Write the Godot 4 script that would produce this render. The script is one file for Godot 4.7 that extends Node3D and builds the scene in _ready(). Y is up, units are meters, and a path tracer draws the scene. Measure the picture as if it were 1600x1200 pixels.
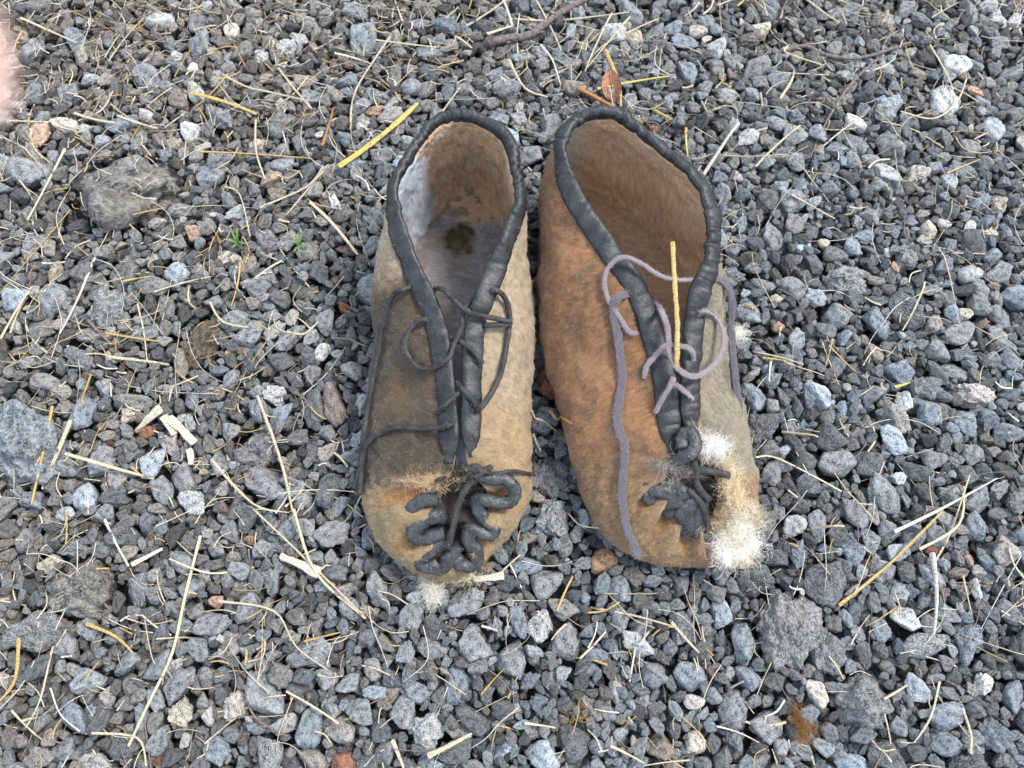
extends Node3D
# Two worn felt shoes on grey gravel, seen from above. Units are metres; x to the right, z towards the viewer, y up; the gravel's surface lies near y = 0.

var rng := RandomNumberGenerator.new()
const CAM_H := 0.46
const CAM_TILT := 20.0          # degrees off straight down
const CELL := 0.0015
const GX := 680
const GZ := 560
const X0 := -0.51
const Z0 := -0.64
var height := PackedFloat32Array()     # top of what lies in each ground cell
var limit := PackedFloat32Array()      # nothing may rise above this in the cell
var shoe_top := PackedFloat32Array()   # top of the shoes, -1 where there is none
var used_names := {}
var landmarks := []                    # [phrase, x, z]
var said := {}

func _ready():
	rng.seed = 4711
	# ---- camera, sky, light, exposure
	var cam := Camera3D.new()
	cam.name = "camera"
	add_child(cam)
	cam.position = Vector3(0, CAM_H, 0)
	cam.rotation_degrees = Vector3(-90.0 + CAM_TILT, 0, 0)
	cam.fov = 53.0
	cam.near = 0.01
	cam.far = 60.0
	cam.current = true
	var at := CameraAttributesPhysical.new()       # a phone's lens: an opening of about 2 mm
	at.frustum_focal_length = 12.0 / tan(deg_to_rad(26.5))
	at.frustum_near = 0.01
	at.frustum_far = 60.0
	at.frustum_focus_distance = 0.455
	at.exposure_aperture = 9.5
	cam.attributes = at
	cam.fov = 53.0
	var sky_mat := ProceduralSkyMaterial.new()
	sky_mat.sky_top_color = Color(0.83, 0.90, 1.0)
	sky_mat.sky_horizon_color = Color(0.88, 0.925, 0.98)
	sky_mat.sky_curve = 0.2
	sky_mat.ground_bottom_color = Color(0.28, 0.28, 0.28)
	sky_mat.ground_horizon_color = Color(0.42, 0.42, 0.41)
	sky_mat.sky_energy_multiplier = 0.80
	var sky := Sky.new()
	sky.sky_material = sky_mat
	var env := Environment.new()
	env.background_mode = Environment.BG_SKY
	env.sky = sky
	env.background_energy_multiplier = 1.0
	env.tonemap_mode = Environment.TONE_MAPPER_LINEAR
	env.tonemap_exposure = 3.15
	env.sdfgi_enabled = true
	env.ssao_enabled = true
	env.ssil_enabled = true
	var we := WorldEnvironment.new()
	we.name = "world_environment"
	we.environment = env
	add_child(we)
	var sun := DirectionalLight3D.new()            # the brightest part of a cloudy sky, up and to the right
	sun.name = "sun"
	sun.light_energy = 0.5
	sun.light_color = Color(1.0, 0.985, 0.96)
	sun.light_angular_distance = 16.0
	sun.shadow_enabled = true
	add_child(sun)
	sun.look_at_from_position(Vector3(0.62, 0.95, -0.30), Vector3.ZERO)

	height.resize(GX * GZ)
	limit.resize(GX * GZ)
	shoe_top.resize(GX * GZ)
	height.fill(-0.0165)
	limit.fill(1.0)
	shoe_top.fill(-1.0)
	make_textures()
	make_ground()
	make_shoes()
	make_gravel()
	make_straws()
	make_extras()

# ---------------------------------------------------------------- helpers
func tag(o: Node3D, label: String, category: String, group := "", kind := ""):
	o.set_meta("label", label)
	if category != "":
		o.set_meta("category", category)
	if group != "":
		o.set_meta("group", group)
	if kind != "":
		o.set_meta("kind", kind)

func numbered(called: String) -> String:
	if not used_names.has(called):
		used_names[called] = 0
		return called
	used_names[called] += 1
	return "%s_%03d" % [called, used_names[called]]

func put(called: String, mesh: Mesh, mat: Material, parent: Node3D = null) -> MeshInstance3D:
	var o := MeshInstance3D.new()
	o.mesh = mesh
	if mat:
		o.material_override = mat
	if parent:
		o.name = called
		parent.add_child(o, true)
	else:
		o.name = numbered(called)
		add_child(o, true)
	return o

func cell_at(x: float, z: float) -> int:
	var i := clampi(int((x - X0) / CELL), 0, GX - 1)
	var k := clampi(int((z - Z0) / CELL), 0, GZ - 1)
	return k * GX + i

func level(x: float, z: float) -> float:
	return height[cell_at(x, z)]

func crest(x: float, z: float, r: float) -> float:      # the highest that the stones reach within r
	var y := -1.0
	for i in range(-3, 4):
		for k in range(-3, 4):
			y = maxf(y, level(x + i * r / 3.0, z + k * r / 3.0))
	return y

func make_mesh(v: PackedVector3Array, idx: PackedInt32Array, n = null, c = null, uv = null) -> ArrayMesh:
	var a := []
	a.resize(Mesh.ARRAY_MAX)
	a[Mesh.ARRAY_VERTEX] = v
	a[Mesh.ARRAY_INDEX] = idx
	if n == null:
		n = normals_of(v, idx)
	a[Mesh.ARRAY_NORMAL] = n
	if c != null:
		a[Mesh.ARRAY_COLOR] = c
	if uv != null:
		a[Mesh.ARRAY_TEX_UV] = uv
	var m := ArrayMesh.new()
	m.add_surface_from_arrays(Mesh.PRIMITIVE_TRIANGLES, a)
	return m

func normals_of(v: PackedVector3Array, idx: PackedInt32Array) -> PackedVector3Array:
	var n := PackedVector3Array()
	n.resize(v.size())
	for t in range(0, idx.size(), 3):
		var a := idx[t]
		var b := idx[t + 1]
		var c := idx[t + 2]
		var f := (v[c] - v[a]).cross(v[b] - v[a])     # front faces run clockwise
		n[a] += f
		n[b] += f
		n[c] += f
	for i in n.size():
		n[i] = n[i].normalized()
	return n

func noise(seed_: int, freq: float, octaves := 3) -> FastNoiseLite:
	var n := FastNoiseLite.new()
	n.seed = seed_
	n.noise_type = FastNoiseLite.TYPE_SIMPLEX_SMOOTH
	n.frequency = freq
	n.fractal_type = FastNoiseLite.FRACTAL_FBM
	n.fractal_octaves = octaves
	return n

func lin(r: float, g: float, b: float) -> Color:
	return Color(r, g, b).linear_to_srgb()

# ---------------------------------------------------------------- textures and materials
var tex := {}
var stone_mats := {}

func noise_bytes(n: FastNoiseLite, size: int) -> PackedByteArray:
	var im := n.get_seamless_image(size, size)
	im.convert(Image.FORMAT_L8)
	return im.get_data()

func gray_texture(size: int, bytes: PackedByteArray, colour := false) -> ImageTexture:
	if colour:                                  # colour textures are read as sRGB; the numbers here are linear
		var lut := PackedByteArray()
		for i in 256:
			lut.append(int(Color(i / 255.0, 0, 0).linear_to_srgb().r * 255.0))
		bytes = bytes.duplicate()
		for i in bytes.size():
			bytes[i] = lut[bytes[i]]
	return ImageTexture.create_from_image(Image.create_from_data(size, size, false, Image.FORMAT_L8, bytes))

func make_textures():
	var size := 512
	# mineral grain: dusty mottling, grit, a scatter of pale crystals and dark pores
	for kind in ["fine", "speck", "rough"]:
		var k: float = {"fine": 0.0, "speck": 1.0, "rough": 0.6}[kind]
		var a := noise_bytes(noise(11, 0.007, 4), size)
		var b := noise_bytes(noise(12, 0.030, 4), size)
		var c := noise_bytes(noise(13 + int(k * 10), 0.022, 3), size)
		var d := noise_bytes(noise(29, 0.050, 3), size)
		var e := noise_bytes(noise(37, 0.010, 3), size)
		var lut := PackedByteArray()
		for i in 256:
			lut.append(int(Color(i / 255.0, 0, 0).linear_to_srgb().r * 255.0))
		var col := PackedByteArray()
		var hgt := PackedByteArray()
		col.resize(size * size * 3)
		hgt.resize(size * size)
		for i in size * size:
			var m := a[i] / 255.0
			var g := b[i] / 255.0
			var pores := clampf((0.37 - c[i] / 255.0) * 8.0, 0.0, 1.0) * (0.35 + 0.65 * k)
			var specks := clampf((d[i] / 255.0 - (0.70 - 0.07 * k)) * 8.0, 0.0, 1.0) * (0.55 + 0.45 * k)
			var dust := clampf((e[i] / 255.0 - 0.52) * 4.0, 0.0, 1.0)
			var v := 0.50 + (m - 0.5) * 0.65 + (g - 0.5) * (0.75 + 0.25 * k)
			v = v * (1.0 - 0.55 * pores)
			v = lerpf(v, 1.0, specks * 0.8)
			v = lerpf(v, 0.72, dust * 0.45)
			col[i * 3] = lut[int(clampf(v * (1.0 + 0.10 * dust), 0.04, 1.0) * 255.0)]
			col[i * 3 + 1] = lut[int(clampf(v * (1.0 + 0.03 * dust), 0.04, 1.0) * 255.0)]
			col[i * 3 + 2] = lut[int(clampf(v * (1.0 - 0.09 * dust), 0.04, 1.0) * 255.0)]
			hgt[i] = int(clampf(0.5 + (m - 0.5) * 0.4 + (g - 0.5) * (0.6 + 0.3 * k) - 0.45 * pores + 0.12 * specks, 0.0, 1.0) * 255.0)
		tex["stone_" + kind] = ImageTexture.create_from_image(Image.create_from_data(size, size, false, Image.FORMAT_RGB8, col))
		tex["stone_h_" + kind] = gray_texture(size, hgt)
	# felt: thousands of short tangled fibres
	var f := PackedByteArray()
	f.resize(size * size)
	f.fill(105)
	var r := RandomNumberGenerator.new()
	r.seed = 5
	for i in 16000:
		var x := r.randf() * size
		var y := r.randf() * size
		var dir := r.randf() * TAU
		var turn := r.randfn(0.0, 0.05)
		var tone := int(clampf(r.randfn(140.0, 46.0), 30.0, 255.0))
		for s in r.randi_range(10, 34):
			x += cos(dir)
			y += sin(dir)
			dir += turn
			f[posmod(int(y), size) * size + posmod(int(x), size)] = tone
	tex["felt"] = gray_texture(size, f)
	var fc := f.duplicate()
	for i in fc.size():
		fc[i] = mini(255, 95 + int(f[i] * 0.62))
	tex["felt_c"] = gray_texture(size, fc, true)
	# leather: fine creases and dust
	var l1 := noise_bytes(noise(31, 0.05, 4), size)
	var cell := FastNoiseLite.new()
	cell.noise_type = FastNoiseLite.TYPE_CELLULAR
	cell.cellular_return_type = FastNoiseLite.RETURN_DISTANCE2_SUB
	cell.frequency = 0.045
	cell.seed = 3
	var l2 := noise_bytes(cell, size)
	var l3 := noise_bytes(noise(33, 0.012, 3), size)
	var lc := PackedByteArray()
	var lh := PackedByteArray()
	lc.resize(size * size)
	lh.resize(size * size)
	for i in size * size:
		var v := 0.62 + (l1[i] / 255.0 - 0.5) * 0.5 + (l3[i] / 255.0 - 0.5) * 1.1
		lc[i] = int(clampf(v, 0.1, 1.0) * 255.0)
		lh[i] = int(clampf(0.35 + 0.5 * sqrt(l2[i] / 255.0) + (l1[i] / 255.0 - 0.5) * 0.4, 0.0, 1.0) * 255.0)
	tex["leather"] = gray_texture(size, lc, true)
	tex["leather_h"] = gray_texture(size, lh)
	# straw: grain that runs along the stalk
	var w := PackedByteArray()
	w.resize(64 * 256)
	var wn := noise(41, 0.02, 3)
	for y in 256:
		for x in 64:
			var v := 0.78 + 0.30 * wn.get_noise_2d(x * 14.0, y * 0.55) + 0.22 * wn.get_noise_2d(x * 3.0 + 900.0, y * 4.0)
			w[y * 64 + x] = int(clampf(v, 0.2, 1.0) * 255.0)
	tex["straw"] = ImageTexture.create_from_image(Image.create_from_data(64, 256, false, Image.FORMAT_L8, w))

func triplanar(m: StandardMaterial3D, scale_: float, world := false):
	m.uv1_triplanar = true
	m.uv1_world_triplanar = world
	m.uv1_scale = Vector3.ONE * scale_
	m.uv1_triplanar_sharpness = 3.0

func stone_material(kind: String, tone: Color, copies := false) -> StandardMaterial3D:
	var key := kind + str(tone) + str(copies)
	if stone_mats.has(key):
		return stone_mats[key]
	var m := StandardMaterial3D.new()
	m.albedo_color = tone
	m.albedo_texture = tex["stone_" + kind]
	m.roughness = 0.78
	m.metallic_specular = 0.4
	m.heightmap_enabled = true
	m.heightmap_texture = tex["stone_h_" + kind]
	m.heightmap_scale = 0.13
	triplanar(m, 0.45 if kind != "rough" else 0.6)
	m.vertex_color_use_as_albedo = copies
	stone_mats[key] = m
	return m

# real-world base colours of the stones, linear, before the mineral grain (which averages about 0.6)
const TONES := {
	"grey": [0.405, 0.420, 0.440], "blue": [0.375, 0.420, 0.470], "dark": [0.240, 0.247, 0.258], "purple": [0.400, 0.400, 0.422], "taupe": [0.45, 0.430, 0.405],
	"brown": [0.33, 0.320, 0.305], "greybrown": [0.37, 0.358, 0.335], "soil": [0.22, 0.17, 0.12], "speck": [0.44, 0.45, 0.46], "brownpink": [0.43, 0.345, 0.30],
	"palegrey": [0.74, 0.745, 0.745], "paleblue": [0.62, 0.69, 0.76], "pale": [0.94, 0.95, 0.93], "white": [1.0, 1.0, 0.99], "cream": [1.0, 0.91, 0.74],
	"creamgrey": [0.94, 0.87, 0.76], "pinkwhite": [0.94, 0.86, 0.81], "salmon": [0.86, 0.56, 0.42], "tan": [0.66, 0.41, 0.24], "red": [0.47, 0.22, 0.14]}

func tone(name_: String) -> Color:
	var t: Array = TONES[name_]
	return lin(t[0], t[1], t[2])

# ---------------------------------------------------------------- ground
func make_ground():
	var m := StandardMaterial3D.new()
	m.albedo_color = lin(0.16, 0.15, 0.14)
	m.albedo_texture = tex["stone_rough"]
	m.roughness = 0.95
	m.heightmap_enabled = true
	m.heightmap_texture = tex["stone_h_rough"]
	m.heightmap_scale = 0.3
	triplanar(m, 14.0, true)
	var p := PlaneMesh.new()
	p.size = Vector2(60, 60)
	var o := put("ground", p, m)
	o.position.y = -0.018
	tag(o, "dark gritty soil under the gravel", "", "", "structure")

# ---------------------------------------------------------------- stones
var ico_v := PackedVector3Array()
var ico_i := PackedInt32Array()

func icosphere(levels: int):
	var p := (1.0 + sqrt(5.0)) / 2.0
	ico_v = PackedVector3Array([Vector3(-1, p, 0), Vector3(1, p, 0), Vector3(-1, -p, 0), Vector3(1, -p, 0), Vector3(0, -1, p), Vector3(0, 1, p), Vector3(0, -1, -p), Vector3(0, 1, -p), Vector3(p, 0, -1), Vector3(p, 0, 1), Vector3(-p, 0, -1), Vector3(-p, 0, 1)])
	for i in ico_v.size():
		ico_v[i] = ico_v[i].normalized()
	ico_i = PackedInt32Array([0, 11, 5, 0, 5, 1, 0, 1, 7, 0, 7, 10, 0, 10, 11, 1, 5, 9, 5, 11, 4, 11, 10, 2, 10, 7, 6, 7, 1, 8, 3, 9, 4, 3, 4, 2, 3, 2, 6, 3, 6, 8, 3, 8, 9, 4, 9, 5, 2, 4, 11, 6, 2, 10, 8, 6, 7, 9, 8, 1])
	for l in levels:
		var mid := {}
		var out := PackedInt32Array()
		for t in range(0, ico_i.size(), 3):
			var q := [ico_i[t], ico_i[t + 1], ico_i[t + 2]]
			var h := []
			for e in 3:
				var a: int = q[e]
				var b: int = q[(e + 1) % 3]
				var key := mini(a, b) * 100000 + maxi(a, b)
				if not mid.has(key):
					mid[key] = ico_v.size()
					ico_v.append((ico_v[a] + ico_v[b]).normalized())
				h.append(mid[key])
			out.append_array(PackedInt32Array([q[0], h[0], h[2], q[1], h[1], h[0], q[2], h[2], h[1], h[0], h[1], h[2]]))
		ico_i = out
	for t in range(0, ico_i.size(), 3):   # clockwise seen from outside
		var s := ico_i[t + 1]
		ico_i[t + 1] = ico_i[t + 2]
		ico_i[t + 2] = s

# a stone inside a unit box of half size 1: cut by random planes, edges worn, surface pitted. kind: angular, round, rough
func stone_mesh(kind: String, seed_: int) -> ArrayMesh:
	var r := RandomNumberGenerator.new()
	r.seed = seed_
	var planes := []
	var count := (10 + seed_ % 7) if kind == "angular" else 20 if kind == "rough" else 26
	for i in count:
		var d := Vector3(r.randfn(), r.randfn(), r.randfn()).normalized()
		planes.append([d, r.randf_range(0.62, 1.0) if kind == "angular" else r.randf_range(0.62, 1.0) if kind == "rough" else r.randf_range(0.84, 1.0)])
	var worn := 42.0 if kind == "angular" else 16.0 if kind == "rough" else 12.0
	var n1 := noise(seed_ * 3 + 1, 1.1, 2)
	var n2 := noise(seed_ * 3 + 2, 3.2, 4)
	var n3 := noise(seed_ * 3 + 3, 9.0, 2)
	var k1 := 0.12 if kind == "angular" else 0.30 if kind == "rough" else 0.10
	var k2 := 0.085 if kind == "angular" else 0.16 if kind == "rough" else 0.06
	var k3 := 0.035 if kind == "angular" else 0.048 if kind == "rough" else 0.025
	var v := PackedVector3Array()
	v.resize(ico_v.size())
	var lo := Vector3.ONE * 9.0
	var hi := -lo
	for i in ico_v.size():
		var d := ico_v[i]
		var s := 0.0
		for p in planes:
			var c: float = d.dot(p[0])
			if c > 0.05:
				s += pow(c / p[1], worn)
		var q := pow(maxf(s, 1e-9), -1.0 / worn)
		q = minf(q, 1.35)
		q *= 1.0 + k1 * n1.get_noise_3dv(d) + k2 * n2.get_noise_3dv(d * q) + k3 * n3.get_noise_3dv(d * q)
		v[i] = d * q
		lo = lo.min(v[i])
		hi = hi.max(v[i])
	var mid := (lo + hi) / 2.0
	var half := (hi - lo) / 2.0
	for i in v.size():
		v[i] = (v[i] - mid) / half
	return make_mesh(v, ico_i)

var stone_shapes := {}
const VARIANTS := {"angular": 18, "round": 6, "rough": 10}

func make_stone_shapes():
	icosphere(3)
	for kind in VARIANTS:
		if kind == "rough":
			icosphere(4)
		stone_shapes[kind] = []
		for i in VARIANTS[kind]:
			stone_shapes[kind].append(stone_mesh(kind, 100 + i * 7 + kind.length() * 1000))

# cells under an ellipse of half axes a, b turned by yaw, with the drop of the ellipsoid's underside (share of its half height)
func stencil(a: float, b: float, yaw: float) -> Array:
	var di := PackedInt32Array()
	var dk := PackedInt32Array()
	var u := PackedFloat32Array()
	var n := int(ceil(maxf(a, b) / CELL))
	var c := cos(yaw)
	var s := sin(yaw)
	for k in range(-n, n + 1):
		for i in range(-n, n + 1):
			var x := (i * c - k * s) * CELL
			var z := (i * s + k * c) * CELL
			var e := (x / a) * (x / a) + (z / b) * (z / b)
			if e < 1.0:
				di.append(i)
				dk.append(k)
				u.append(sqrt(1.0 - e))
	return [di, dk, u]

var stones := []        # [x, y, z, a, b, c, yaw, kind, tone, single]

func place_fixed(x: float, z: float, w: float, l: float, rise: float, yaw: float) -> float:
	# a stone of known place: nothing may cover it. Returns its centre's height.
	var c := minf(w, l) * 0.40
	var st := stencil(w * 0.5, l * 0.5, yaw)
	var i0 := int((x - X0) / CELL)
	var k0 := int((z - Z0) / CELL)
	var y := rise - c
	for q in st[0].size():
		var i: int = i0 + st[0][q]
		var k: int = k0 + st[1][q]
		if i < 0 or k < 0 or i >= GX or k >= GZ:
			continue
		var g := k * GX + i
		height[g] = maxf(height[g], y + c * st[2][q])
		if st[2][q] > 0.5:
			limit[g] = minf(limit[g], y + 0.2 * c)
	return y

func drop(count: int, r_mid: float, r_spread: float, r_min: float, r_max: float, tries: int, sink: float):
	for s in count:
		var r := clampf(r_mid * exp(rng.randfn(0.0, r_spread)), r_min, r_max)
		var a := r * rng.randf_range(0.95, 1.5)
		var b := r * rng.randf_range(0.72, 1.0)
		var c := r * rng.randf_range(0.55, 0.85)
		var yaw := rng.randf() * TAU
		var st := stencil(a, b, yaw)
		var di: PackedInt32Array = st[0]
		var dk: PackedInt32Array = st[1]
		var u: PackedFloat32Array = st[2]
		var best := 9.0
		var bi := 0
		var bk := 0
		for t in tries:
			var i0 := rng.randi_range(0, GX - 1)
			var k0 := rng.randi_range(0, GZ - 1)
			var y := -0.0165 + c * 0.5
			var lim := 1.0
			for q in u.size():
				var i := i0 + di[q]
				var k := k0 + dk[q]
				if i < 0: i += GX
				elif i >= GX: i -= GX
				if k < 0: k += GZ
				elif k >= GZ: k -= GZ
				var g := k * GX + i
				var need := height[g] + c * u[q] * sink
				if need > y:
					y = need
				var room := limit[g] - c * u[q]
				if room < lim:
					lim = room
			if y < lim and y < best:
				best = y
				bi = i0
				bk = k0
		if best > 0.0035 + c * 0.2:
			continue
		for q in u.size():
			var i := posmod(bi + di[q], GX)
			var k := posmod(bk + dk[q], GZ)
			var g := k * GX + i
			height[g] = maxf(height[g], best + c * u[q])
		var pick := rng.randf()
		var kind := "angular" if pick < 0.70 else "rough" if pick < 0.86 else "round"
		if r < 0.0032:
			kind = "angular" if pick < 0.6 else "round"
		stones.append([X0 + (bi + 0.5) * CELL, best, Z0 + (bk + 0.5) * CELL, a, b, c, yaw, kind, pick_tone(), false])

func pick_tone() -> String:
	var p := rng.randf()
	if p < 0.36: return "grey"
	if p < 0.56: return "blue"
	if p < 0.70: return "dark"
	if p < 0.84: return "purple"
	if p < 0.90: return "taupe"
	if p < 0.935: return "greybrown"
	if p < 0.945: return "speck"
	if p < 0.962: return "paleblue"
	if p < 0.985: return "palegrey"
	if p < 0.992: return "brownpink"
	return ["creamgrey", "cream", "salmon", "red"][rng.randi() % 4]

const TONE_WORDS := {"grey": "mid grey", "blue": "bluish grey", "dark": "dark grey", "purple": "purplish grey", "taupe": "taupe grey", "greybrown": "brownish grey", "speck": "speckled grey", "paleblue": "pale blue grey", "palegrey": "pale grey", "brownpink": "pinkish brown", "creamgrey": "cream grey", "cream": "cream", "salmon": "salmon pink", "red": "brick red"}

# a phrase that singles a small thing out by what lies next to it
func where_is(x: float, z: float, rank := 0) -> String:
	var best := []
	for l in landmarks:
		var d := Vector2(l[1] - x, l[2] - z).length()
		best.append([d, l])
	best.sort_custom(func(a, b): return a[0] < b[0])
	var l = best[rank][1]
	var dx: float = x - l[1]
	var dz: float = z - l[2]
	var dir := ""
	if absf(dx) > 2.0 * absf(dz):
		dir = "right of" if dx > 0 else "left of"
	elif absf(dz) > 2.0 * absf(dx):
		dir = "in front of" if dz > 0 else "behind"
	else:
		dir = ("front right" if dx > 0 else "front left") if dz > 0 else ("back right" if dx > 0 else "back left")
		dir = "off the " + dir + " of"
	var cm := int(round(best[rank][0] * 100.0))
	return ("just %s the %s" % [dir, l[0]]) if cm <= 1 else ("%d cm %s the %s" % [cm, dir, l[0]])

func unique(start: String, x: float, z: float) -> String:
	for k in 25:
		var text := start + " " + where_is(x, z, k)
		var bare := ""
		for ch in text:
			if not ch in "0123456789":
				bare += ch
		if text.split(" ").size() <= 16 and not said.has(bare):
			said[bare] = true
			return text
	return start + " " + where_is(x, z, 0)

func stone_basis(s: Array, r: RandomNumberGenerator) -> Transform3D:
	var spin := Basis.from_euler(Vector3([0.0, PI][r.randi() % 2] + r.randfn(0.0, 0.22), r.randi_range(0, 1) * PI, r.randfn(0.0, 0.22)))
	var b := Basis(Vector3.UP, s[6]) * spin * Basis.from_scale(Vector3(s[3], s[5], s[4]) * 1.10)
	return Transform3D(b, Vector3(s[0], s[1], s[2]))

func make_gravel():
	make_stone_shapes()
	var r := RandomNumberGenerator.new()
	r.seed = 99
	# the stones that stand out in the photograph, each where it lies
	var placed := []
	for s in FIXED:
		var x: float = s[3] / 1000.0
		var z: float = s[4] / 1000.0
		var w: float = s[5] / 1000.0
		var l: float = s[6] / 1000.0
		var small := minf(w, l)
		var rise := 0.0038 + minf(small, 0.03) * 0.20 + maxf(small - 0.026, 0.0) * 0.28
		var y := place_fixed(x, z, w, l, rise, 0.0)
		placed.append([s, x, y, z, w, l])
		var short: String = s[0]
		for cut in [",", " below ", " beside ", " near ", " right of ", " left of ", " above ", " under ", " in front ", " crossed ", " between ", " touching ", " among ", " at the ", " over ", " behind ", " standing ", " threaded ", " wedged ", " beneath "]:
			short = short.split(cut)[0]
		var taken := false
		for q in landmarks:
			taken = taken or q[0] == short
		if not taken and short.split(" ").size() <= 7:
			landmarks.append([short, x, z])
	drop(8000, 0.0048, 0.25, 0.0030, 0.008, 3, 0.85)
	drop(6000, 0.0027, 0.25, 0.0016, 0.0040, 3, 0.85)
	drop(10500, 0.0043, 0.40, 0.0026, 0.0115, 6, 0.66)
	drop(9500, 0.0042, 0.42, 0.0026, 0.0115, 13, 0.58)
	drop(9000, 0.0031, 0.28, 0.0021, 0.0052, 14, 0.58)
	drop(22000, 0.0019, 0.32, 0.0011, 0.0032, 11, 0.68)
	var mean := 0.0
	for h in height:
		mean += h
	print("stones ", stones.size(), " mean top ", mean / height.size())
	# fixed ones
	for p in placed:
		var s: Array = p[0]
		var shapes: Array = stone_shapes[s[2]]
		var t: Color = tone(s[1])
		if s[5] > 28.0:      # the big rocks are darker than the chips
			var c: Array = TONES[s[1]]
			t = lin(c[0] * 0.84, c[1] * 0.82, c[2] * 0.79)
		var tx := "speck" if s[1] == "speck" else "rough" if s[2] == "rough" else "fine"
		var o := put("stone" if s[5] < 24.0 else "rock", shapes[r.randi() % shapes.size()], stone_material(tx, t))
		o.transform = Transform3D(Basis.from_euler(Vector3(r.randfn(0.0, 0.12), r.randf_range(-0.3, 0.3) + PI * r.randi_range(0, 1), r.randfn(0.0, 0.12))) * Basis.from_scale(Vector3(p[4] * 0.5, minf(p[4], p[5]) * 0.46, p[5] * 0.5) * (1.16 if s[2] == "rough" else 1.08)), Vector3(p[1], p[2], p[3]))
		said[s[0]] = true
		tag(o, s[0], "stone" if s[5] < 24.0 else "rock", "stones that stand out in the gravel")
	# of the rest, those that show largest are things of their own
	var seen := []
	for i in stones.size():
		var s: Array = stones[i]
		var x: float = s[0]
		var z: float = s[2]
		if s[1] + s[5] < level(x, z) - 0.0006:
			continue
		var depth := CAM_H * cos(deg_to_rad(CAM_TILT)) - z * sin(deg_to_rad(CAM_TILT))
		var up := -z * cos(deg_to_rad(CAM_TILT)) - CAM_H * sin(deg_to_rad(CAM_TILT))
		if absf(x) / depth > 0.655 or absf(up) / depth > 0.485 or shoe_top[cell_at(x, z)] > 0.0:
			continue
		var open := 0
		for q in [[0.6, 0.0], [-0.6, 0.0], [0.0, 0.6], [0.0, -0.6]]:
			if level(x + q[0] * s[3], z + q[1] * s[3]) <= s[1] + s[5] * 0.82:
				open += 1
		if open < 3:
			continue
		seen.append([s[3] * s[4] / depth / depth, i])
	seen.sort_custom(func(a, b): return a[0] > b[0])
	for q in mini(seen.size(), 290 - placed.size()):
		var s: Array = stones[seen[q][1]]
		s[9] = true
		var shapes: Array = stone_shapes[s[7]]
		var tx := "speck" if s[8] == "speck" or s[8] == "dark" else "rough" if s[7] == "rough" else "fine"
		var o := put("gravel_stone", shapes[r.randi() % shapes.size()], stone_material(tx, tone(s[8])))
		o.transform = stone_basis(s, r)
		tag(o, unique("%s %s stone" % [TONE_WORDS[s[8]], {"angular": "angular", "round": "rounded", "rough": "rough"}[s[7]]], s[0], s[2]), "stone", "larger stones of the gravel")
	# everything else is gravel, laid on beyond the frame by repeating the patch
	var root := Node3D.new()
	root.name = "gravel"
	add_child(root)
	tag(root, "loose grey crushed stone gravel covering the whole ground", "gravel", "", "stuff")
	var lots := {}
	for i in stones.size():
		var s: Array = stones[i]
		var v: int = r.randi() % VARIANTS[s[7]]
		var tx := "speck" if s[8] == "speck" or s[8] == "dark" else "rough" if s[7] == "rough" else "fine"
		var key := "%s %d %s" % [s[7], v, tx]
		if not lots.has(key):
			lots[key] = []
		var t := stone_basis(s, r)
		var c: Array = TONES[s[8]]
		var g := 0.92 * exp(r.randfn(0.0, 0.28))
		var warm := r.randfn(0.0, 0.035) + 0.07 * ss(0.02, -0.25, s[0]) + 0.06 * ss(-0.30, -0.45, s[2])
		var tint := Color(c[0] * g * (1.0 + warm), c[1] * g, c[2] * g * (1.0 - warm))
		for tz in [-1, 0, 1]:
			for tx2 in [-1, 0, 1]:
				if tx2 == 0 and tz == 0 and s[9]:
					continue
				if (tx2 != 0 or tz != 0) and s[5] < 0.0018:
					continue
				lots[key].append([Transform3D(t.basis, t.origin + Vector3(tx2 * GX * CELL, 0, tz * GZ * CELL)), tint])
	for key in lots:
		var part: PackedStringArray = key.split(" ")
		var mm := MultiMesh.new()
		mm.transform_format = MultiMesh.TRANSFORM_3D
		mm.use_colors = true
		mm.mesh = stone_shapes[part[0]][int(part[1])]
		mm.instance_count = lots[key].size()
		for i in lots[key].size():
			mm.set_instance_transform(i, lots[key][i][0])
			mm.set_instance_color(i, lots[key][i][1])
		var o := MultiMeshInstance3D.new()
		o.multimesh = mm
		o.material_override = stone_material(part[2], Color.WHITE, true)
		o.name = "loose_stones"
		o.set_meta("kind", "stuff")
		root.add_child(o, true)

# ---------------------------------------------------------------- shoes
func mm(a: Array) -> PackedVector3Array:      # [x, z, height, ...] in millimetres
	var out := PackedVector3Array()
	for i in range(0, a.size(), 3):
		out.append(Vector3(a[i], a[i + 2], a[i + 1]) * 0.001)
	return out

func cr(a: Vector3, b: Vector3, c: Vector3, d: Vector3, t: float) -> Vector3:
	return 0.5 * (2.0 * b + (c - a) * t + (2.0 * a - 5.0 * b + 4.0 * c - d) * t * t + (3.0 * b - a - 3.0 * c + d) * t * t * t)

func on_ring(k: PackedVector3Array, u: float) -> Vector3:
	var n := k.size()
	var f := u * n
	var i := int(floor(f))
	return cr(k[posmod(i - 1, n)], k[posmod(i, n)], k[posmod(i + 1, n)], k[posmod(i + 2, n)], f - i)

func along(k: PackedVector3Array, steps: int) -> PackedVector3Array:      # a smooth open path through k
	var out := PackedVector3Array()
	var n := k.size()
	for i in n - 1:
		for s in steps:
			out.append(cr(k[maxi(i - 1, 0)], k[i], k[i + 1], k[mini(i + 2, n - 1)], float(s) / steps))
	out.append(k[n - 1])
	return out

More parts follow.
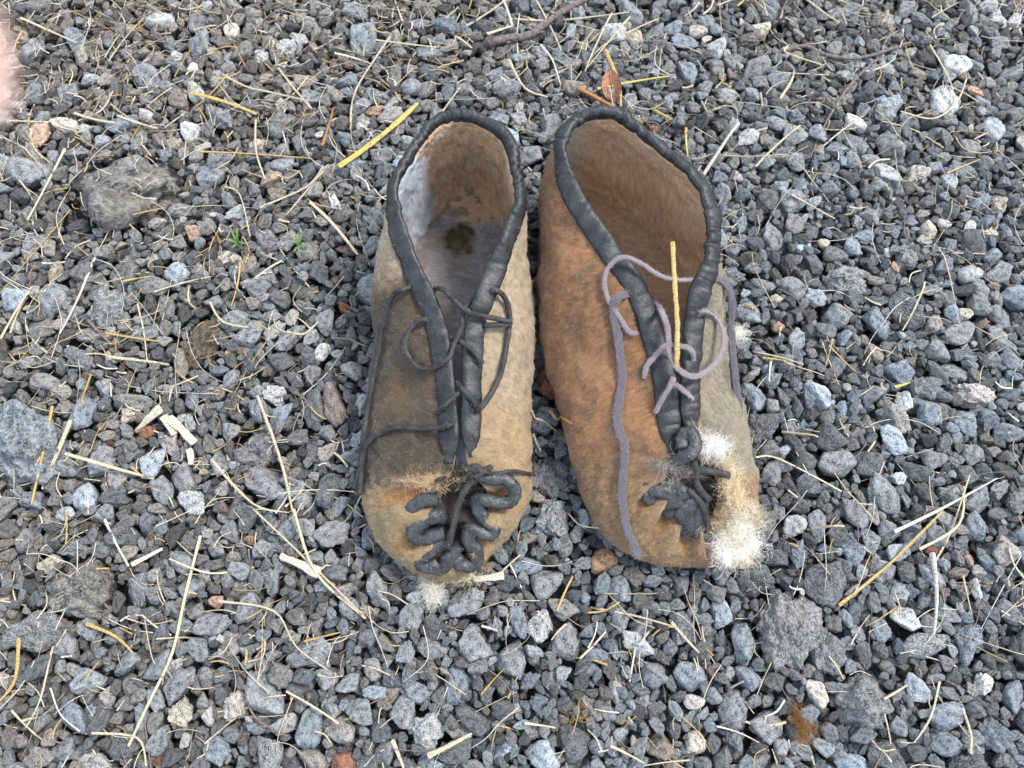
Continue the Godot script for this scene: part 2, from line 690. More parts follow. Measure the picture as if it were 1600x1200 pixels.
# a band or cord along pts; ups points out of the surface it lies on; wid and thk are half sizes (one number or one per point)
func sweep(pts: PackedVector3Array, ups: PackedVector3Array, wid, thk, sides := 10, lump := 0.0, seed_ := 1, box := 1.0) -> ArrayMesh:
	var n := pts.size()
	var nz := noise(seed_, 260.0, 2)
	var v := PackedVector3Array()
	var uv := PackedVector2Array()
	var idx := PackedInt32Array()
	var run := 0.0
	for i in n:
		var t := (pts[mini(i + 1, n - 1)] - pts[maxi(i - 1, 0)]).normalized()
		var side := t.cross(ups[i]).normalized()
		var up := side.cross(t).normalized()
		var w: float = wid[i] if wid is PackedFloat32Array else wid
		var h: float = thk[i] if thk is PackedFloat32Array else thk
		if i > 0:
			run += pts[i].distance_to(pts[i - 1])
		for s in sides:
			var a := TAU * s / sides
			var ca := signf(cos(a)) * pow(absf(cos(a)), box)
			var sa := signf(sin(a)) * pow(absf(sin(a)), box)
			var p := pts[i] + side * ca * w + up * sa * h
			var l := 1.0 + lump * nz.get_noise_3dv(p)
			v.append(pts[i] + side * ca * w * l + up * sa * h * l)
			uv.append(Vector2(float(s) / sides, run * 40.0))
	for i in n - 1:
		for s in sides:
			var a := i * sides + s
			var b := i * sides + (s + 1) % sides
			idx.append_array(PackedInt32Array([a, b, a + sides, b, b + sides, a + sides]))
	for e in 2:
		var base := 0 if e == 0 else (n - 1) * sides
		var out := (pts[0] - pts[1]).normalized() if e == 0 else (pts[n - 1] - pts[n - 2]).normalized()
		var r: float = thk[0] if thk is PackedFloat32Array else thk
		v.append(pts[0 if e == 0 else n - 1] + out * r * 0.6)
		uv.append(Vector2(0.5, run * 40.0 * e))
		var c := v.size() - 1
		for s in sides:
			var q := base + s
			var q2 := base + (s + 1) % sides
			idx.append_array(PackedInt32Array([c, q2, q] if e == 0 else [c, q, q2]))
	# make sure that faces look outward
	var m := normals_of(v, idx)
	var vote := 0.0
	for i in n:
		vote += m[i * sides].dot(v[i * sides] - pts[i])
	if vote < 0.0:
		for t in range(0, idx.size(), 3):
			var q := idx[t + 1]
			idx[t + 1] = idx[t + 2]
			idx[t + 2] = q
		m = normals_of(v, idx)
	return make_mesh(v, idx, m, null, uv)

func fill_ups(pts: PackedVector3Array, up := Vector3.UP) -> PackedVector3Array:
	var u := PackedVector3Array()
	u.resize(pts.size())
	u.fill(up)
	return u

const NS := 620
const NT := 44
var felt_mat: StandardMaterial3D
var lining_mat: StandardMaterial3D
var leather_mat: StandardMaterial3D
var cord_mat: StandardMaterial3D
var roll_mat: StandardMaterial3D
var suede_mat: StandardMaterial3D
var suede_pale: StandardMaterial3D
var hair_mat: StandardMaterial3D
var pn1 := noise(71, 28.0, 3)
var pn2 := noise(72, 110.0, 3)
var pn3 := noise(73, 420.0, 2)

var pn4 := noise(74, 620.0, 2)

func shoe_materials():
	felt_mat = StandardMaterial3D.new()
	felt_mat.vertex_color_use_as_albedo = true
	felt_mat.albedo_texture = tex["felt_c"]
	felt_mat.roughness = 0.95
	felt_mat.metallic_specular = 0.25
	felt_mat.heightmap_enabled = true
	felt_mat.heightmap_texture = tex["felt"]
	felt_mat.heightmap_scale = 0.05
	felt_mat.rim_enabled = true
	felt_mat.rim = 0.25
	felt_mat.rim_tint = 0.7
	triplanar(felt_mat, 26.0)
	lining_mat = felt_mat.duplicate()
	lining_mat.heightmap_scale = 0.03
	lining_mat.rim = 0.1
	leather_mat = StandardMaterial3D.new()
	leather_mat.albedo_color = lin(0.030, 0.031, 0.033)
	leather_mat.albedo_texture = tex["leather"]
	leather_mat.roughness = 0.52
	leather_mat.metallic_specular = 0.5
	leather_mat.heightmap_enabled = true
	leather_mat.heightmap_texture = tex["leather_h"]
	leather_mat.heightmap_scale = 0.035
	triplanar(leather_mat, 15.0)
	roll_mat = leather_mat.duplicate()
	roll_mat.albedo_color = lin(0.060, 0.060, 0.064)
	roll_mat.roughness = 0.44
	roll_mat.heightmap_scale = 0.06
	cord_mat = leather_mat.duplicate()
	cord_mat.albedo_color = lin(0.045, 0.041, 0.039)
	cord_mat.roughness = 0.7
	suede_mat = StandardMaterial3D.new()
	suede_mat.albedo_color = lin(0.235, 0.205, 0.225)
	suede_mat.albedo_texture = tex["felt_c"]
	suede_mat.roughness = 0.95
	suede_mat.metallic_specular = 0.2
	suede_mat.heightmap_enabled = true
	suede_mat.heightmap_texture = tex["felt"]
	suede_mat.heightmap_scale = 0.09
	suede_mat.rim_enabled = true
	suede_mat.rim = 0.3
	triplanar(suede_mat, 40.0)
	suede_pale = suede_mat.duplicate()
	suede_pale.albedo_color = lin(0.50, 0.40, 0.42)
	hair_mat = StandardMaterial3D.new()
	hair_mat.vertex_color_use_as_albedo = true
	hair_mat.roughness = 0.7
	hair_mat.metallic_specular = 0.3
	hair_mat.cull_mode = BaseMaterial3D.CULL_DISABLED

func ss(a: float, b: float, x: float) -> float:
	return smoothstep(a, b, x) if a < b else 1.0 - smoothstep(b, a, x)

func mixv(a: Vector3, b: Vector3, f: float) -> Vector3:
	return a.lerp(b, clampf(f, 0.0, 1.0))

# base colour of the felt: where it is worn, soiled and bleached. q is the place in millimetres.
func felt_color(left: bool, p: Vector3, crease: float) -> Color:
	var q := p * 1000.0
	var a := pn1.get_noise_3dv(p)
	var b := pn2.get_noise_3dv(p)
	var c := pn3.get_noise_3dv(p)
	var col: Vector3
	if left:
		var inner := Vector3(0.47, 0.365, 0.240)
		var low := Vector3(0.42, 0.290, 0.160)
		col = mixv(inner, low, ss(-170, -115, q.z) + a * 0.5)
		var heel := Vector3(0.54, 0.42, 0.28)
		col = mixv(col, heel, ss(-35, -60, q.x) * ss(-205, -240, q.z))
		var soil := Vector3(0.078, 0.062, 0.047)
		var soil_warm := Vector3(0.150, 0.090, 0.050)
		var on := ss(-24, -34, q.x) * ss(-226, -200, q.z + a * 14.0 + (q.x + 60.0) * 0.25) * ss(-93, -99, q.z + b * 5.0 + (q.x + 60.0) * 0.10)
		on *= 0.60 + 0.40 * ss(0.012, 0.026, p.y + b * 0.006)
		var s := mixv(soil, soil_warm, 0.35 + a * 0.9 - ss(-150, -110, q.z) * 0.3)
		s = mixv(s, Vector3(0.36, 0.20, 0.10), ss(-196, -214, q.z) * 0.7 + ss(-50, -42, q.x) * ss(-190, -170, q.z) * ss(-120, -150, q.z) * 0.30)
		col = mixv(col, s, on * 0.95)
		var toe := Vector3(0.40, 0.285, 0.15)
		col = mixv(col, toe, ss(-92, -80, q.z) * ss(-20, -34, q.x))
		col = mixv(col, Vector3(0.42, 0.19, 0.075), crease * ss(-100, -86, q.z) * 1.2)
		col = mixv(col, Vector3(0.25, 0.16, 0.08), ss(0.12, 0.40, b) * ss(-120, -90, q.z) * 0.5)
	else:
		var wall := Vector3(0.375, 0.185, 0.090)
		var dark := Vector3(0.24, 0.14, 0.075)
		col = mixv(wall, dark, ss(0.05, 0.5, b) * 0.45 + ss(0.0, 0.5, a) * 0.35)
		col = mixv(col, Vector3(0.45, 0.27, 0.155), ss(-0.05, -0.45, a) * 0.28 + ss(-262, -290, q.z) * 0.4)
		col = mixv(col, Vector3(0.35, 0.225, 0.118), ss(-125, -88, q.z + a * 16.0) * 0.85)
		col = mixv(col, Vector3(0.13, 0.095, 0.06), ss(9.0, 3.0, Vector2(q.x - 71.0, q.z + 112.0).length() + b * 6.0) * 0.6)
		col = mixv(col, Vector3(0.11, 0.085, 0.06), ss(0.30, 0.55, b + a * 0.5) * 0.4)
		var strip := Vector3(0.315, 0.262, 0.185)
		col = mixv(col, strip, ss(100, 108, q.x) * ss(-96, -106, q.z))
		col = mixv(col, Vector3(0.17, 0.14, 0.10), ss(104, 110, q.x) * ss(0.1, 0.4, a) * ss(-100, -120, q.z) * 0.6)
		col = mixv(col, Vector3(0.37, 0.185, 0.08), crease * ss(-106, -92, q.z) * 0.7)
	var fleck := pn4.get_noise_3dv(p)
	col = mixv(col, Vector3(0.07, 0.055, 0.04), ss(0.28, 0.50, fleck + a * 0.35) * (0.30 if left else 0.50))
	col *= 1.0 + 0.30 * c + 0.26 * b + 0.25 * fleck
	return Color(maxf(col.x, 0.02), maxf(col.y, 0.02), maxf(col.z, 0.015))

func lining_color(left: bool, p: Vector3, sole: float) -> Color:
	var q := p * 1000.0
	var a := pn1.get_noise_3dv(p)
	var b := pn2.get_noise_3dv(p)
	var c := pn3.get_noise_3dv(p)
	var col := Vector3(0.72, 0.45, 0.26)
	if left:
		col = mixv(col, Vector3(0.72, 0.55, 0.38), ss(0.0, 0.5, a) * 0.7)
		col = mixv(col, Vector3(0.36, 0.20, 0.10), ss(0.05, 0.45, b) * 0.7)
		var cloth := Vector3(0.62, 0.65, 0.71)
		col = mixv(col, cloth, ss(-48, -56, q.x + a * 8.0) * ss(-296, -284, q.z) * (1.0 - sole))
		var foot := Vector3(0.36, 0.33, 0.325)
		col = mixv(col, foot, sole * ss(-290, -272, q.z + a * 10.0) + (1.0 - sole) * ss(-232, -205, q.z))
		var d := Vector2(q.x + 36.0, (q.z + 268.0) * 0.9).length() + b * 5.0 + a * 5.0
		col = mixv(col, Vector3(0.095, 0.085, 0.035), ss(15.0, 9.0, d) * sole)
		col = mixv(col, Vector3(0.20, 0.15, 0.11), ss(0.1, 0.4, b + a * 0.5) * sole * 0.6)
	else:
		col = Vector3(0.84, 0.55, 0.33)
		col = mixv(col, Vector3(0.82, 0.60, 0.42), ss(0.0, 0.45, a) * 0.6)
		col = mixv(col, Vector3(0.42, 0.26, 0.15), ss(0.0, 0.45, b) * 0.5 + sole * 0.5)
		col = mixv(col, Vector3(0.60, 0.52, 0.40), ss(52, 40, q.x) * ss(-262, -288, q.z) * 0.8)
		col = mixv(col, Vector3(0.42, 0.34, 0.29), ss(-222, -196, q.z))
	col *= 1.0 + 0.30 * c + 0.25 * b
	return Color(maxf(col.x, 0.015), maxf(col.y, 0.015), maxf(col.z, 0.012))

# The upper is one skin between the edge of the opening (top) and the widest line (wide), turned under the foot. Returns what the trim needs.
func make_upper(left: bool, top: PackedVector3Array, wide: PackedVector3Array, root: Node3D, fold0: float, fold1: float) -> Dictionary:
	var pos := PackedVector3Array()
	var nor := PackedVector3Array()
	var folds := PackedFloat32Array()
	pos.resize(NS * (NT + 1))
	folds.resize(NS * (NT + 1))
	var centre := Vector3.ZERO
	for w in wide:
		centre += w / wide.size()
	for s in NS:
		var u := float(s) / NS
		var t0 := on_ring(top, u)
		var m := on_ring(wide, u)
		var tang := on_ring(wide, u + 0.004) - on_ring(wide, u - 0.004)
		var out := Vector3(tang.z, 0, -tang.x).normalized()
		if out.dot(m - centre) < 0.0:
			out = -out
		var c1 := Vector3(lerpf(m.x, t0.x, 0.20), lerpf(m.y, t0.y, 0.88), lerpf(m.z, t0.z, 0.20))
		var g := m - out * 0.011
		g.y = 0.0012
		var c2 := m + out * 0.0015
		c2.y = 0.0015
		for t in NT + 1:
			var f := float(t) / NT
			var p: Vector3
			if f <= 0.62:
				var w := f / 0.62
				p = t0.lerp(c1, w).lerp(c1.lerp(m, w), w)
			else:
				var w := (f - 0.62) / 0.38
				p = m.lerp(c2, w).lerp(c2.lerp(g, w), w)
			pos[s * (NT + 1) + t] = p
	nor = grid_normals(pos, NT)
	var even := nor.duplicate()          # before the felt's bumps: the lining follows these
	for s in NS:
		var u := float(s) / NS
		for t in NT + 1:
			var f := float(t) / NT
			var i := s * (NT + 1) + t
			var p := pos[i]
			var d := pn1.get_noise_3dv(p * 0.7) * 0.0044 + pn2.get_noise_3dv(p) * 0.0011 + pn3.get_noise_3dv(p) * 0.0003
			# the gathers draw the felt into folds round the toe
			var w := ss(fold0 - 0.015, fold0 + 0.02, u) * ss(fold1 + 0.015, fold1 - 0.02, u) * ss(0.62, 0.08, f)
			var wave := cos((u - fold0) / (fold1 - fold0) * TAU * 6.0 + pn1.get_noise_3dv(p) * 1.5)
			d += w * wave * 0.0046
			folds[i] = w * ss(0.25, -0.9, wave)
			d *= ss(1.0, 0.85, f)
			pos[i] = p + nor[i] * d
	nor = grid_normals(pos, NT)
	var col := PackedColorArray()
	col.resize(pos.size())
	for i in pos.size():
		col[i] = felt_color(left, pos[i], folds[i])
	var idx := PackedInt32Array()
	for s in NS:
		for t in NT:
			var a := s * (NT + 1) + t
			var b := ((s + 1) % NS) * (NT + 1) + t
			idx.append_array(PackedInt32Array([a, a + 1, b, b, a + 1, b + 1]))
	idx = facing(pos, idx, nor)
	put("felt_upper", make_mesh(pos, idx, nor, col), felt_mat, root)
	# what the shoe covers on the ground, and how high it stands there
	for s in NS:
		for t in NT:
			var a := s * (NT + 1) + t
			var b := ((s + 1) % NS) * (NT + 1) + t
			for q in 2:
				for r in 2:
					var p := pos[a].lerp(pos[b], q / 2.0).lerp(pos[a + 1].lerp(pos[b + 1], q / 2.0), r / 2.0)
					var g := cell_at(p.x, p.z)
					shoe_top[g] = maxf(shoe_top[g], p.y)
	var poly := PackedVector2Array()
	for s in range(0, NS, 4):
		var p := on_ring(wide, float(s) / NS)
		var c := Vector2(p.x, p.z)
		poly.append(c + (Vector2(centre.x, centre.z) - c).normalized() * 0.003)
	for k in GZ:
		for i in GX:
			var g := k * GX + i
			var w := Vector2(X0 + (i + 0.5) * CELL, Z0 + (k + 0.5) * CELL)
			if absf(w.x - centre.x) < 0.09 and absf(w.y - centre.z) < 0.17 and Geometry2D.is_point_in_polygon(w, poly):
				limit[g] = -0.0005
				shoe_top[g] = maxf(shoe_top[g], 0.002)
	# the lining: the same skin 4 mm further in, closed by the insole
	var lp := PackedVector3Array()
	var lt := NT
	lp.resize(NS * (lt + 1))
	for s in NS:
		for t in lt + 1:
			var i := s * (NT + 1) + t
			var p := pos[i] - even[i] * lerpf(0.0022, 0.0042, ss(0.0, 0.15, float(t) / NT))
			p.y = maxf(p.y, 0.0065 + 0.0010 * pn1.get_noise_3dv(p))
			lp[s * (lt + 1) + t] = p
	var ln := grid_normals(lp, lt)
	var lc := PackedColorArray()
	lc.resize(lp.size())
	for i in lp.size():
		ln[i] = -ln[i]
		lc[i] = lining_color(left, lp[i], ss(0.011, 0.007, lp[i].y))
	var li := facing(lp, idx.duplicate(), ln)
	put("lining", make_mesh(lp, li, ln, lc), lining_mat, root)
	# insole and outsole, from the turned-in edge to the middle line
	for part in ["insole", "sole"]:
		var rows := 12
		var v := PackedVector3Array()
		var ci := PackedColorArray()
		var si := PackedInt32Array()
		for s in NS:
			var e: Vector3 = lp[s * (lt + 1) + lt] if part == "insole" else pos[s * (NT + 1) + NT]
			var o: Vector3 = lp[((NS - s) % NS) * (lt + 1) + lt] if part == "insole" else pos[((NS - s) % NS) * (NT + 1) + NT]
			var mid := (e + o) / 2.0
			for r in rows + 1:
				var p := e.lerp(mid, float(r) / rows)
				if part == "insole":
					p.y = 0.0065 + 0.0010 * pn1.get_noise_3dv(p) + 0.0004 * pn2.get_noise_3dv(p) - 0.0002
				v.append(p)
				ci.append(lining_color(left, p, 1.0) if part == "insole" else Color(0.12, 0.09, 0.06))
		for s in NS:
			for r in rows:
				var a := s * (rows + 1) + r
				var b := ((s + 1) % NS) * (rows + 1) + r
				si.append_array(PackedInt32Array([a, a + 1, b, b, a + 1, b + 1]))
		var un := fill_ups(v, Vector3.UP if part == "insole" else Vector3.DOWN)
		si = facing(v, si, un)
		put(part, make_mesh(v, si, normals_of(v, si), ci), lining_mat, root)
	return {"pos": pos, "nor": nor, "col": col}

func grid_normals(pos: PackedVector3Array, nt: int) -> PackedVector3Array:
	var nor := PackedVector3Array()
	nor.resize(pos.size())
	var c := Vector3.ZERO
	for p in pos:
		c += p / pos.size()
	var vote := 0.0
	for s in NS:
		for t in nt + 1:
			var ds := pos[((s + 1) % NS) * (nt + 1) + t] - pos[((s + NS - 1) % NS) * (nt + 1) + t]
			var dt := pos[s * (nt + 1) + mini(t + 1, nt)] - pos[s * (nt + 1) + maxi(t - 1, 0)]
			var n := ds.cross(dt).normalized()
			nor[s * (nt + 1) + t] = n
			if t == nt / 2:
				var o := pos[s * (nt + 1) + t] - c
				vote += n.dot(Vector3(o.x, 0, o.z))
	if vote < 0.0:
		for i in nor.size():
			nor[i] = -nor[i]
	return nor

func facing(v: PackedVector3Array, idx: PackedInt32Array, n: PackedVector3Array) -> PackedInt32Array:
	for t in range(0, idx.size(), 3):
		var f := (v[idx[t + 2]] - v[idx[t]]).cross(v[idx[t + 1]] - v[idx[t]])
		if f.dot(n[idx[t]]) < 0.0:
			var q := idx[t + 1]
			idx[t + 1] = idx[t + 2]
			idx[t + 2] = q
	return idx

# the leather piping folded over the edge of the opening, from u0 round the heel to u1
func make_binding(sk: Dictionary, u0: float, u1: float, root: Node3D, called: String, seed_: int, spread: float):
	var pos: PackedVector3Array = sk.pos
	var nor: PackedVector3Array = sk.nor
	var pts := PackedVector3Array()
	var ups := PackedVector3Array()
	var wid := PackedFloat32Array()
	var thk := PackedFloat32Array()
	var n := int((u1 - u0) * NS)
	var wob := noise(seed_, 42.0, 3)
	for i in n + 1:
		var u := lerpf(u0, u1, float(i) / n)
		var f := fposmod(u * NS, NS)
		var s := int(f)
		var w := f - s
		var at := func(arr: PackedVector3Array, t: int) -> Vector3: return arr[s * (NT + 1) + t].lerp(arr[((s + 1) % NS) * (NT + 1) + t], w)
		var p: Vector3 = at.call(pos, 0)
		var d: Vector3 = (at.call(pos, 6) - p).normalized()
		var flat := 1.0 - absf(d.y)          # 0 where the wall stands upright, 1 where it lies level
		pts.append(p + d * lerpf(0.0026, 0.0030, flat) + Vector3.UP * 0.0006)
		ups.append(at.call(nor, 3))
		var wb := 1.0 + 0.11 * wob.get_noise_3dv(p)
		wid.append(lerpf(0.0052, 0.0062, flat) * wb * (0.5 + 0.5 * spread))
		var end := 0.35 + 0.65 * ss(0.0, 0.035, minf(float(i), float(n - i)) / n)
		wid[i] *= end
		thk.append(lerpf(0.0031, 0.0022, flat) * wb * spread * end)
	put(called, sweep(pts, ups, wid, thk, 18, 0.035, seed_, 0.85), leather_mat, root)
	var st := SurfaceTool.new()
	st.begin(Mesh.PRIMITIVE_TRIANGLES)
	for i in range(6, n - 6, 4):
		var t := (pts[i + 1] - pts[i - 1]).normalized()
		var side := t.cross(ups[i]).normalized()
		if side.y > 0.0:
			side = -side
		var c := pts[i] + side * wid[i] * 0.80 + ups[i] * thk[i] * 0.62
		var k := PackedVector3Array([c - t * 0.0009, c + ups[i] * 0.0002, c + t * 0.0009])
		st.append_from(sweep(k, PackedVector3Array([ups[i], ups[i], ups[i]]), 0.0003, 0.0003, 6), 0, Transform3D.IDENTITY)
	var seam := put("stitching", st.commit(), cord_mat, root)
	seam.set_meta("kind", "stuff")
	lint("lint", pts, 0.0045, n * 2, 0.0016, seed_, Color(0.5, 0.46, 0.4), Color(0.25, 0.22, 0.19), root)

# fuzz that stands off the felt
func make_fuzz(sk: Dictionary, count: int, root: Node3D, seed_: int, keep: float):
	var pos: PackedVector3Array = sk.pos
	var nor: PackedVector3Array = sk.nor
	var col: PackedColorArray = sk.col
	var r := RandomNumberGenerator.new()
	r.seed = seed_
	var v := PackedVector3Array()
	var c := PackedColorArray()
	var idx := PackedInt32Array()
	for h in count:
		var s := r.randi() % NS
		var t := r.randi_range(0, int(NT * 0.82))
		var a := s * (NT + 1) + t
		var b := ((s + 1) % NS) * (NT + 1) + t
		var p := pos[a].lerp(pos[b], r.randf()).lerp(pos[a + 1].lerp(pos[b + 1], r.randf()), r.randf())
		var n := nor[a]
		var along_ := (Vector3(r.randfn(), r.randfn(), r.randfn()).slide(n)).normalized()
		var stand := r.randf_range(0.05, 0.75)
		if pn2.get_noise_3dv(p * 1.7) < -0.25 and r.randf() > keep:
			continue
		var d1 := (along_ + n * stand).normalized()
		var d2 := (d1 + Vector3(r.randfn(), r.randfn() - 0.3, r.randfn()) * 0.5).normalized()
		var len := r.randf_range(0.0010, 0.0032)
		var side := d1.cross(n + Vector3(r.randfn(), r.randfn(), r.randfn()) * 0.4).normalized() * r.randf_range(0.00005, 0.00010)
		var tint := col[a].lerp(Color(0.66, 0.54, 0.37), r.randf_range(0.02, 0.34))
		hair(v, c, idx, [p, p + d1 * len * 0.55, p + d1 * len * 0.55 + d2 * len * 0.45], side, tint)
	var o := put("fuzz", make_mesh(v, idx, null, c), hair_mat, root)
	o.set_meta("kind", "stuff")

func hair(v: PackedVector3Array, c: PackedColorArray, idx: PackedInt32Array, path: Array, side: Vector3, tint: Color):
	var base := v.size()
	var n := path.size()
	for i in n - 1:
		var w := 1.0 - 0.55 * float(i) / n
		v.append(path[i] - side * w)
		v.append(path[i] + side * w)
	v.append(path[n - 1])
	for i in 2 * n - 1:
		c.append(tint)
	for i in n - 2:
		var q := base + i * 2
		idx.append_array(PackedInt32Array([q, q + 1, q + 2, q + 1, q + 3, q + 2]))
	var e := base + (n - 2) * 2
	idx.append_array(PackedInt32Array([e, e + 1, e + 2]))

# a tuft of wool: curly fibres round an uneven core
func wool_mesh(centre: Vector3, size: Vector3, count: int, seed_: int, tint: Color, tint2: Color) -> ArrayMesh:
	var r := RandomNumberGenerator.new()
	r.seed = seed_
	var v := PackedVector3Array()
	var c := PackedColorArray()
	var idx := PackedInt32Array()
	var lobes := []
	for i in 14:
		lobes.append(Vector3(r.randfn() * 0.62, r.randfn() * 0.3, r.randfn() * 0.62))
	for i in count:
		var lobe := r.randi() % 14
		var p := centre + ((lobes[lobe] as Vector3) + Vector3(r.randfn(), r.randfn(), r.randfn()) * 0.19 * (2.2 if i % 6 == 0 else 1.0)) * size
		var d := Vector3(r.randfn(), r.randfn() * 0.25, r.randfn()).normalized()
		var spin := Vector3(r.randfn() * 0.5, r.randfn() * 1.6, r.randfn() * 0.5).normalized()
		var strand := i % 2 == 0
		var curl := r.randf_range(0.10, 0.35) if strand else r.randf_range(0.35, 1.0)
		var step := r.randf_range(0.0009, 0.0017) if strand else r.randf_range(0.0004, 0.0009)
		var path := []
		for s in 8:
			path.append(p)
			p += d * step
			d = (d.rotated(spin, curl) + Vector3(r.randfn(), r.randfn(), r.randfn()) * 0.25).normalized()
		var side := d.cross(Vector3(r.randfn(), r.randfn(), r.randfn())).normalized() * r.randf_range(0.00004, 0.00009)
		hair(v, c, idx, path, side, tint.lerp(tint2, clampf(0.5 + 0.6 * sin(lobe * 2.4) + r.randfn(0.0, 0.25), 0.0, 1.0)))
	return make_mesh(v, idx, null, c)

func lifted(k: Array) -> PackedVector3Array:     # [x, z, height, ...] in mm -> smooth path
	return along(mm(k), 8)

func cord(called: String, k: Array, half: float, mat: Material, root: Node3D, seed_ := 7):
	var pts := lifted(k)
	var flat := 0.72 if called == "gathered_piping" else 0.9
	put(called, sweep(pts, fill_ups(pts), half, half * flat, 14, 0.22, seed_), mat, root)
	lint("cord_fuzz", pts, half * 0.95, pts.size() * (9 if half > 0.002 else 3), 0.0014, seed_, Color(0.22, 0.20, 0.18), Color(0.56, 0.49, 0.38), root)

# a flat suede thong; it twists as it goes
func thong(called: String, k: Array, half: float, root: Node3D, seed_ := 7, twist := 0.0, pale := false):
	var pts := lifted(k)
	var ups := PackedVector3Array()
	var n := pts.size()
	for i in n:
		var t := (pts[mini(i + 1, n - 1)] - pts[maxi(i - 1, 0)]).normalized()
		ups.append(Vector3.UP.rotated(t, twist * (0.5 + 0.5 * sin(float(i) / n * TAU + seed_))))
	put(called, sweep(pts, ups, half, 0.0009, 12, 0.34, seed_, 0.7), suede_pale if pale else suede_mat, root)
	lint("lace_fuzz", pts, half, n * 22, 0.0015, seed_, Color(0.24, 0.21, 0.23), Color(0.50, 0.46, 0.47), root)

# a sheet slung between the two edges of the slit; ua and ub are places along the edge, in keys
func make_tongue(sk: Dictionary, ua: Array, ub: Array, keys: float, root: Node3D, tint: Color, called: String, deep: float, dive := 0.0):
	var pos: PackedVector3Array = sk.pos
	var v := PackedVector3Array()
	var c := PackedColorArray()
	var idx := PackedInt32Array()
	var rows := (ua.size() - 1) * 6
	var cols := 10
	for r in rows + 1:
		var f := float(r) / 6.0
		var i := mini(int(f), ua.size() - 2)
		var p := edge_at(pos, lerpf(ua[i], ua[i + 1], f - i) / keys)
		var q := edge_at(pos, lerpf(ub[i], ub[i + 1], f - i) / keys)
		for s in cols + 1:
			var e := lerpf(-0.06, 1.06, float(s) / cols)
			var w := p.lerp(q, e)
			w.y -= deep + dive * smoothstep(0.12, 1.0, float(r) / rows) + 0.0035 * sin(clampf(e, 0.0, 1.0) * PI) + (0.004 if e < 0.0 or e > 1.0 else 0.0)
			w.y = maxf(w.y + (0.0012 if dive > 0.0 else 0.0035) * pn2.get_noise_3dv(w), 0.0058)
			v.append(w)
			var g := 1.0 + 0.35 * pn2.get_noise_3dv(w) + 0.4 * pn3.get_noise_3dv(w)
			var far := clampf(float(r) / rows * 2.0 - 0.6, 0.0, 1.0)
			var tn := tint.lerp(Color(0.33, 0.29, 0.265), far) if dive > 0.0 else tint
			c.append(Color(tn.r * g, tn.g * g, tn.b * g))
	for r in rows:
		for s in cols:
			var a := r * (cols + 1) + s
			idx.append_array(PackedInt32Array([a, a + 1, a + cols + 1, a + 1, a + cols + 2, a + cols + 1]))
	idx = facing(v, idx, fill_ups(v))
	put(called, make_mesh(v, idx, null, c), lining_mat, root)

func edge_at(pos: PackedVector3Array, u: float) -> Vector3:
	var f := fposmod(u, 1.0) * NS
	var s := int(f) % NS
	return pos[s * (NT + 1)].lerp(pos[((s + 1) % NS) * (NT + 1)], f - floor(f))

func lint(called: String, pts: PackedVector3Array, spread: float, count: int, len: float, seed_: int, a: Color, b: Color, root: Node3D):
	var r := RandomNumberGenerator.new()
	r.seed = seed_
	var v := PackedVector3Array()
	var c := PackedColorArray()
	var idx := PackedInt32Array()
	for h in count:
		var i := r.randi() % (pts.size() - 1)
		var p := pts[i].lerp(pts[i + 1], r.randf())
		var d := Vector3(r.randfn(), absf(r.randfn()) * 0.6, r.randfn()).normalized()
		p += d * spread * r.randf_range(0.5, 1.0)
		var d2 := (d + Vector3(r.randfn(), r.randfn(), r.randfn()) * 0.6).normalized()
		var side := d.cross(Vector3(r.randfn(), r.randfn(), r.randfn())).normalized() * 0.00005
		var l := len * r.randf_range(0.4, 1.3)
		hair(v, c, idx, [p, p + d * l * 0.5, p + (d + d2) * l * 0.5], side, a.lerp(b, r.randf()))
	var o := put(called, make_mesh(v, idx, null, c), hair_mat, root)
	o.set_meta("kind", "stuff")

func wool_core(at: Vector3, size: Vector3, seed_: int, root: Node3D):
	if ico_v.is_empty():
		icosphere(3)
	var m := StandardMaterial3D.new()
	m.albedo_color = lin(0.74, 0.71, 0.64)
	m.albedo_texture = tex["felt_c"]
	m.roughness = 1.0
	m.subsurf_scatter_enabled = true
	m.subsurf_scatter_strength = 0.3
	triplanar(m, 60.0)
	var n := noise(seed_, 1.3, 4)
	var v := PackedVector3Array()
	for d in ico_v:
		v.append(at + d * size * (1.0 + 0.75 * n.get_noise_3dv(d * 1.4)))
	put("wool_tuft", make_mesh(v, ico_i.duplicate()), m, root)

func shoe_root(called: String) -> Node3D:
	var o := Node3D.new()
	o.name = called
	add_child(o)
	return o

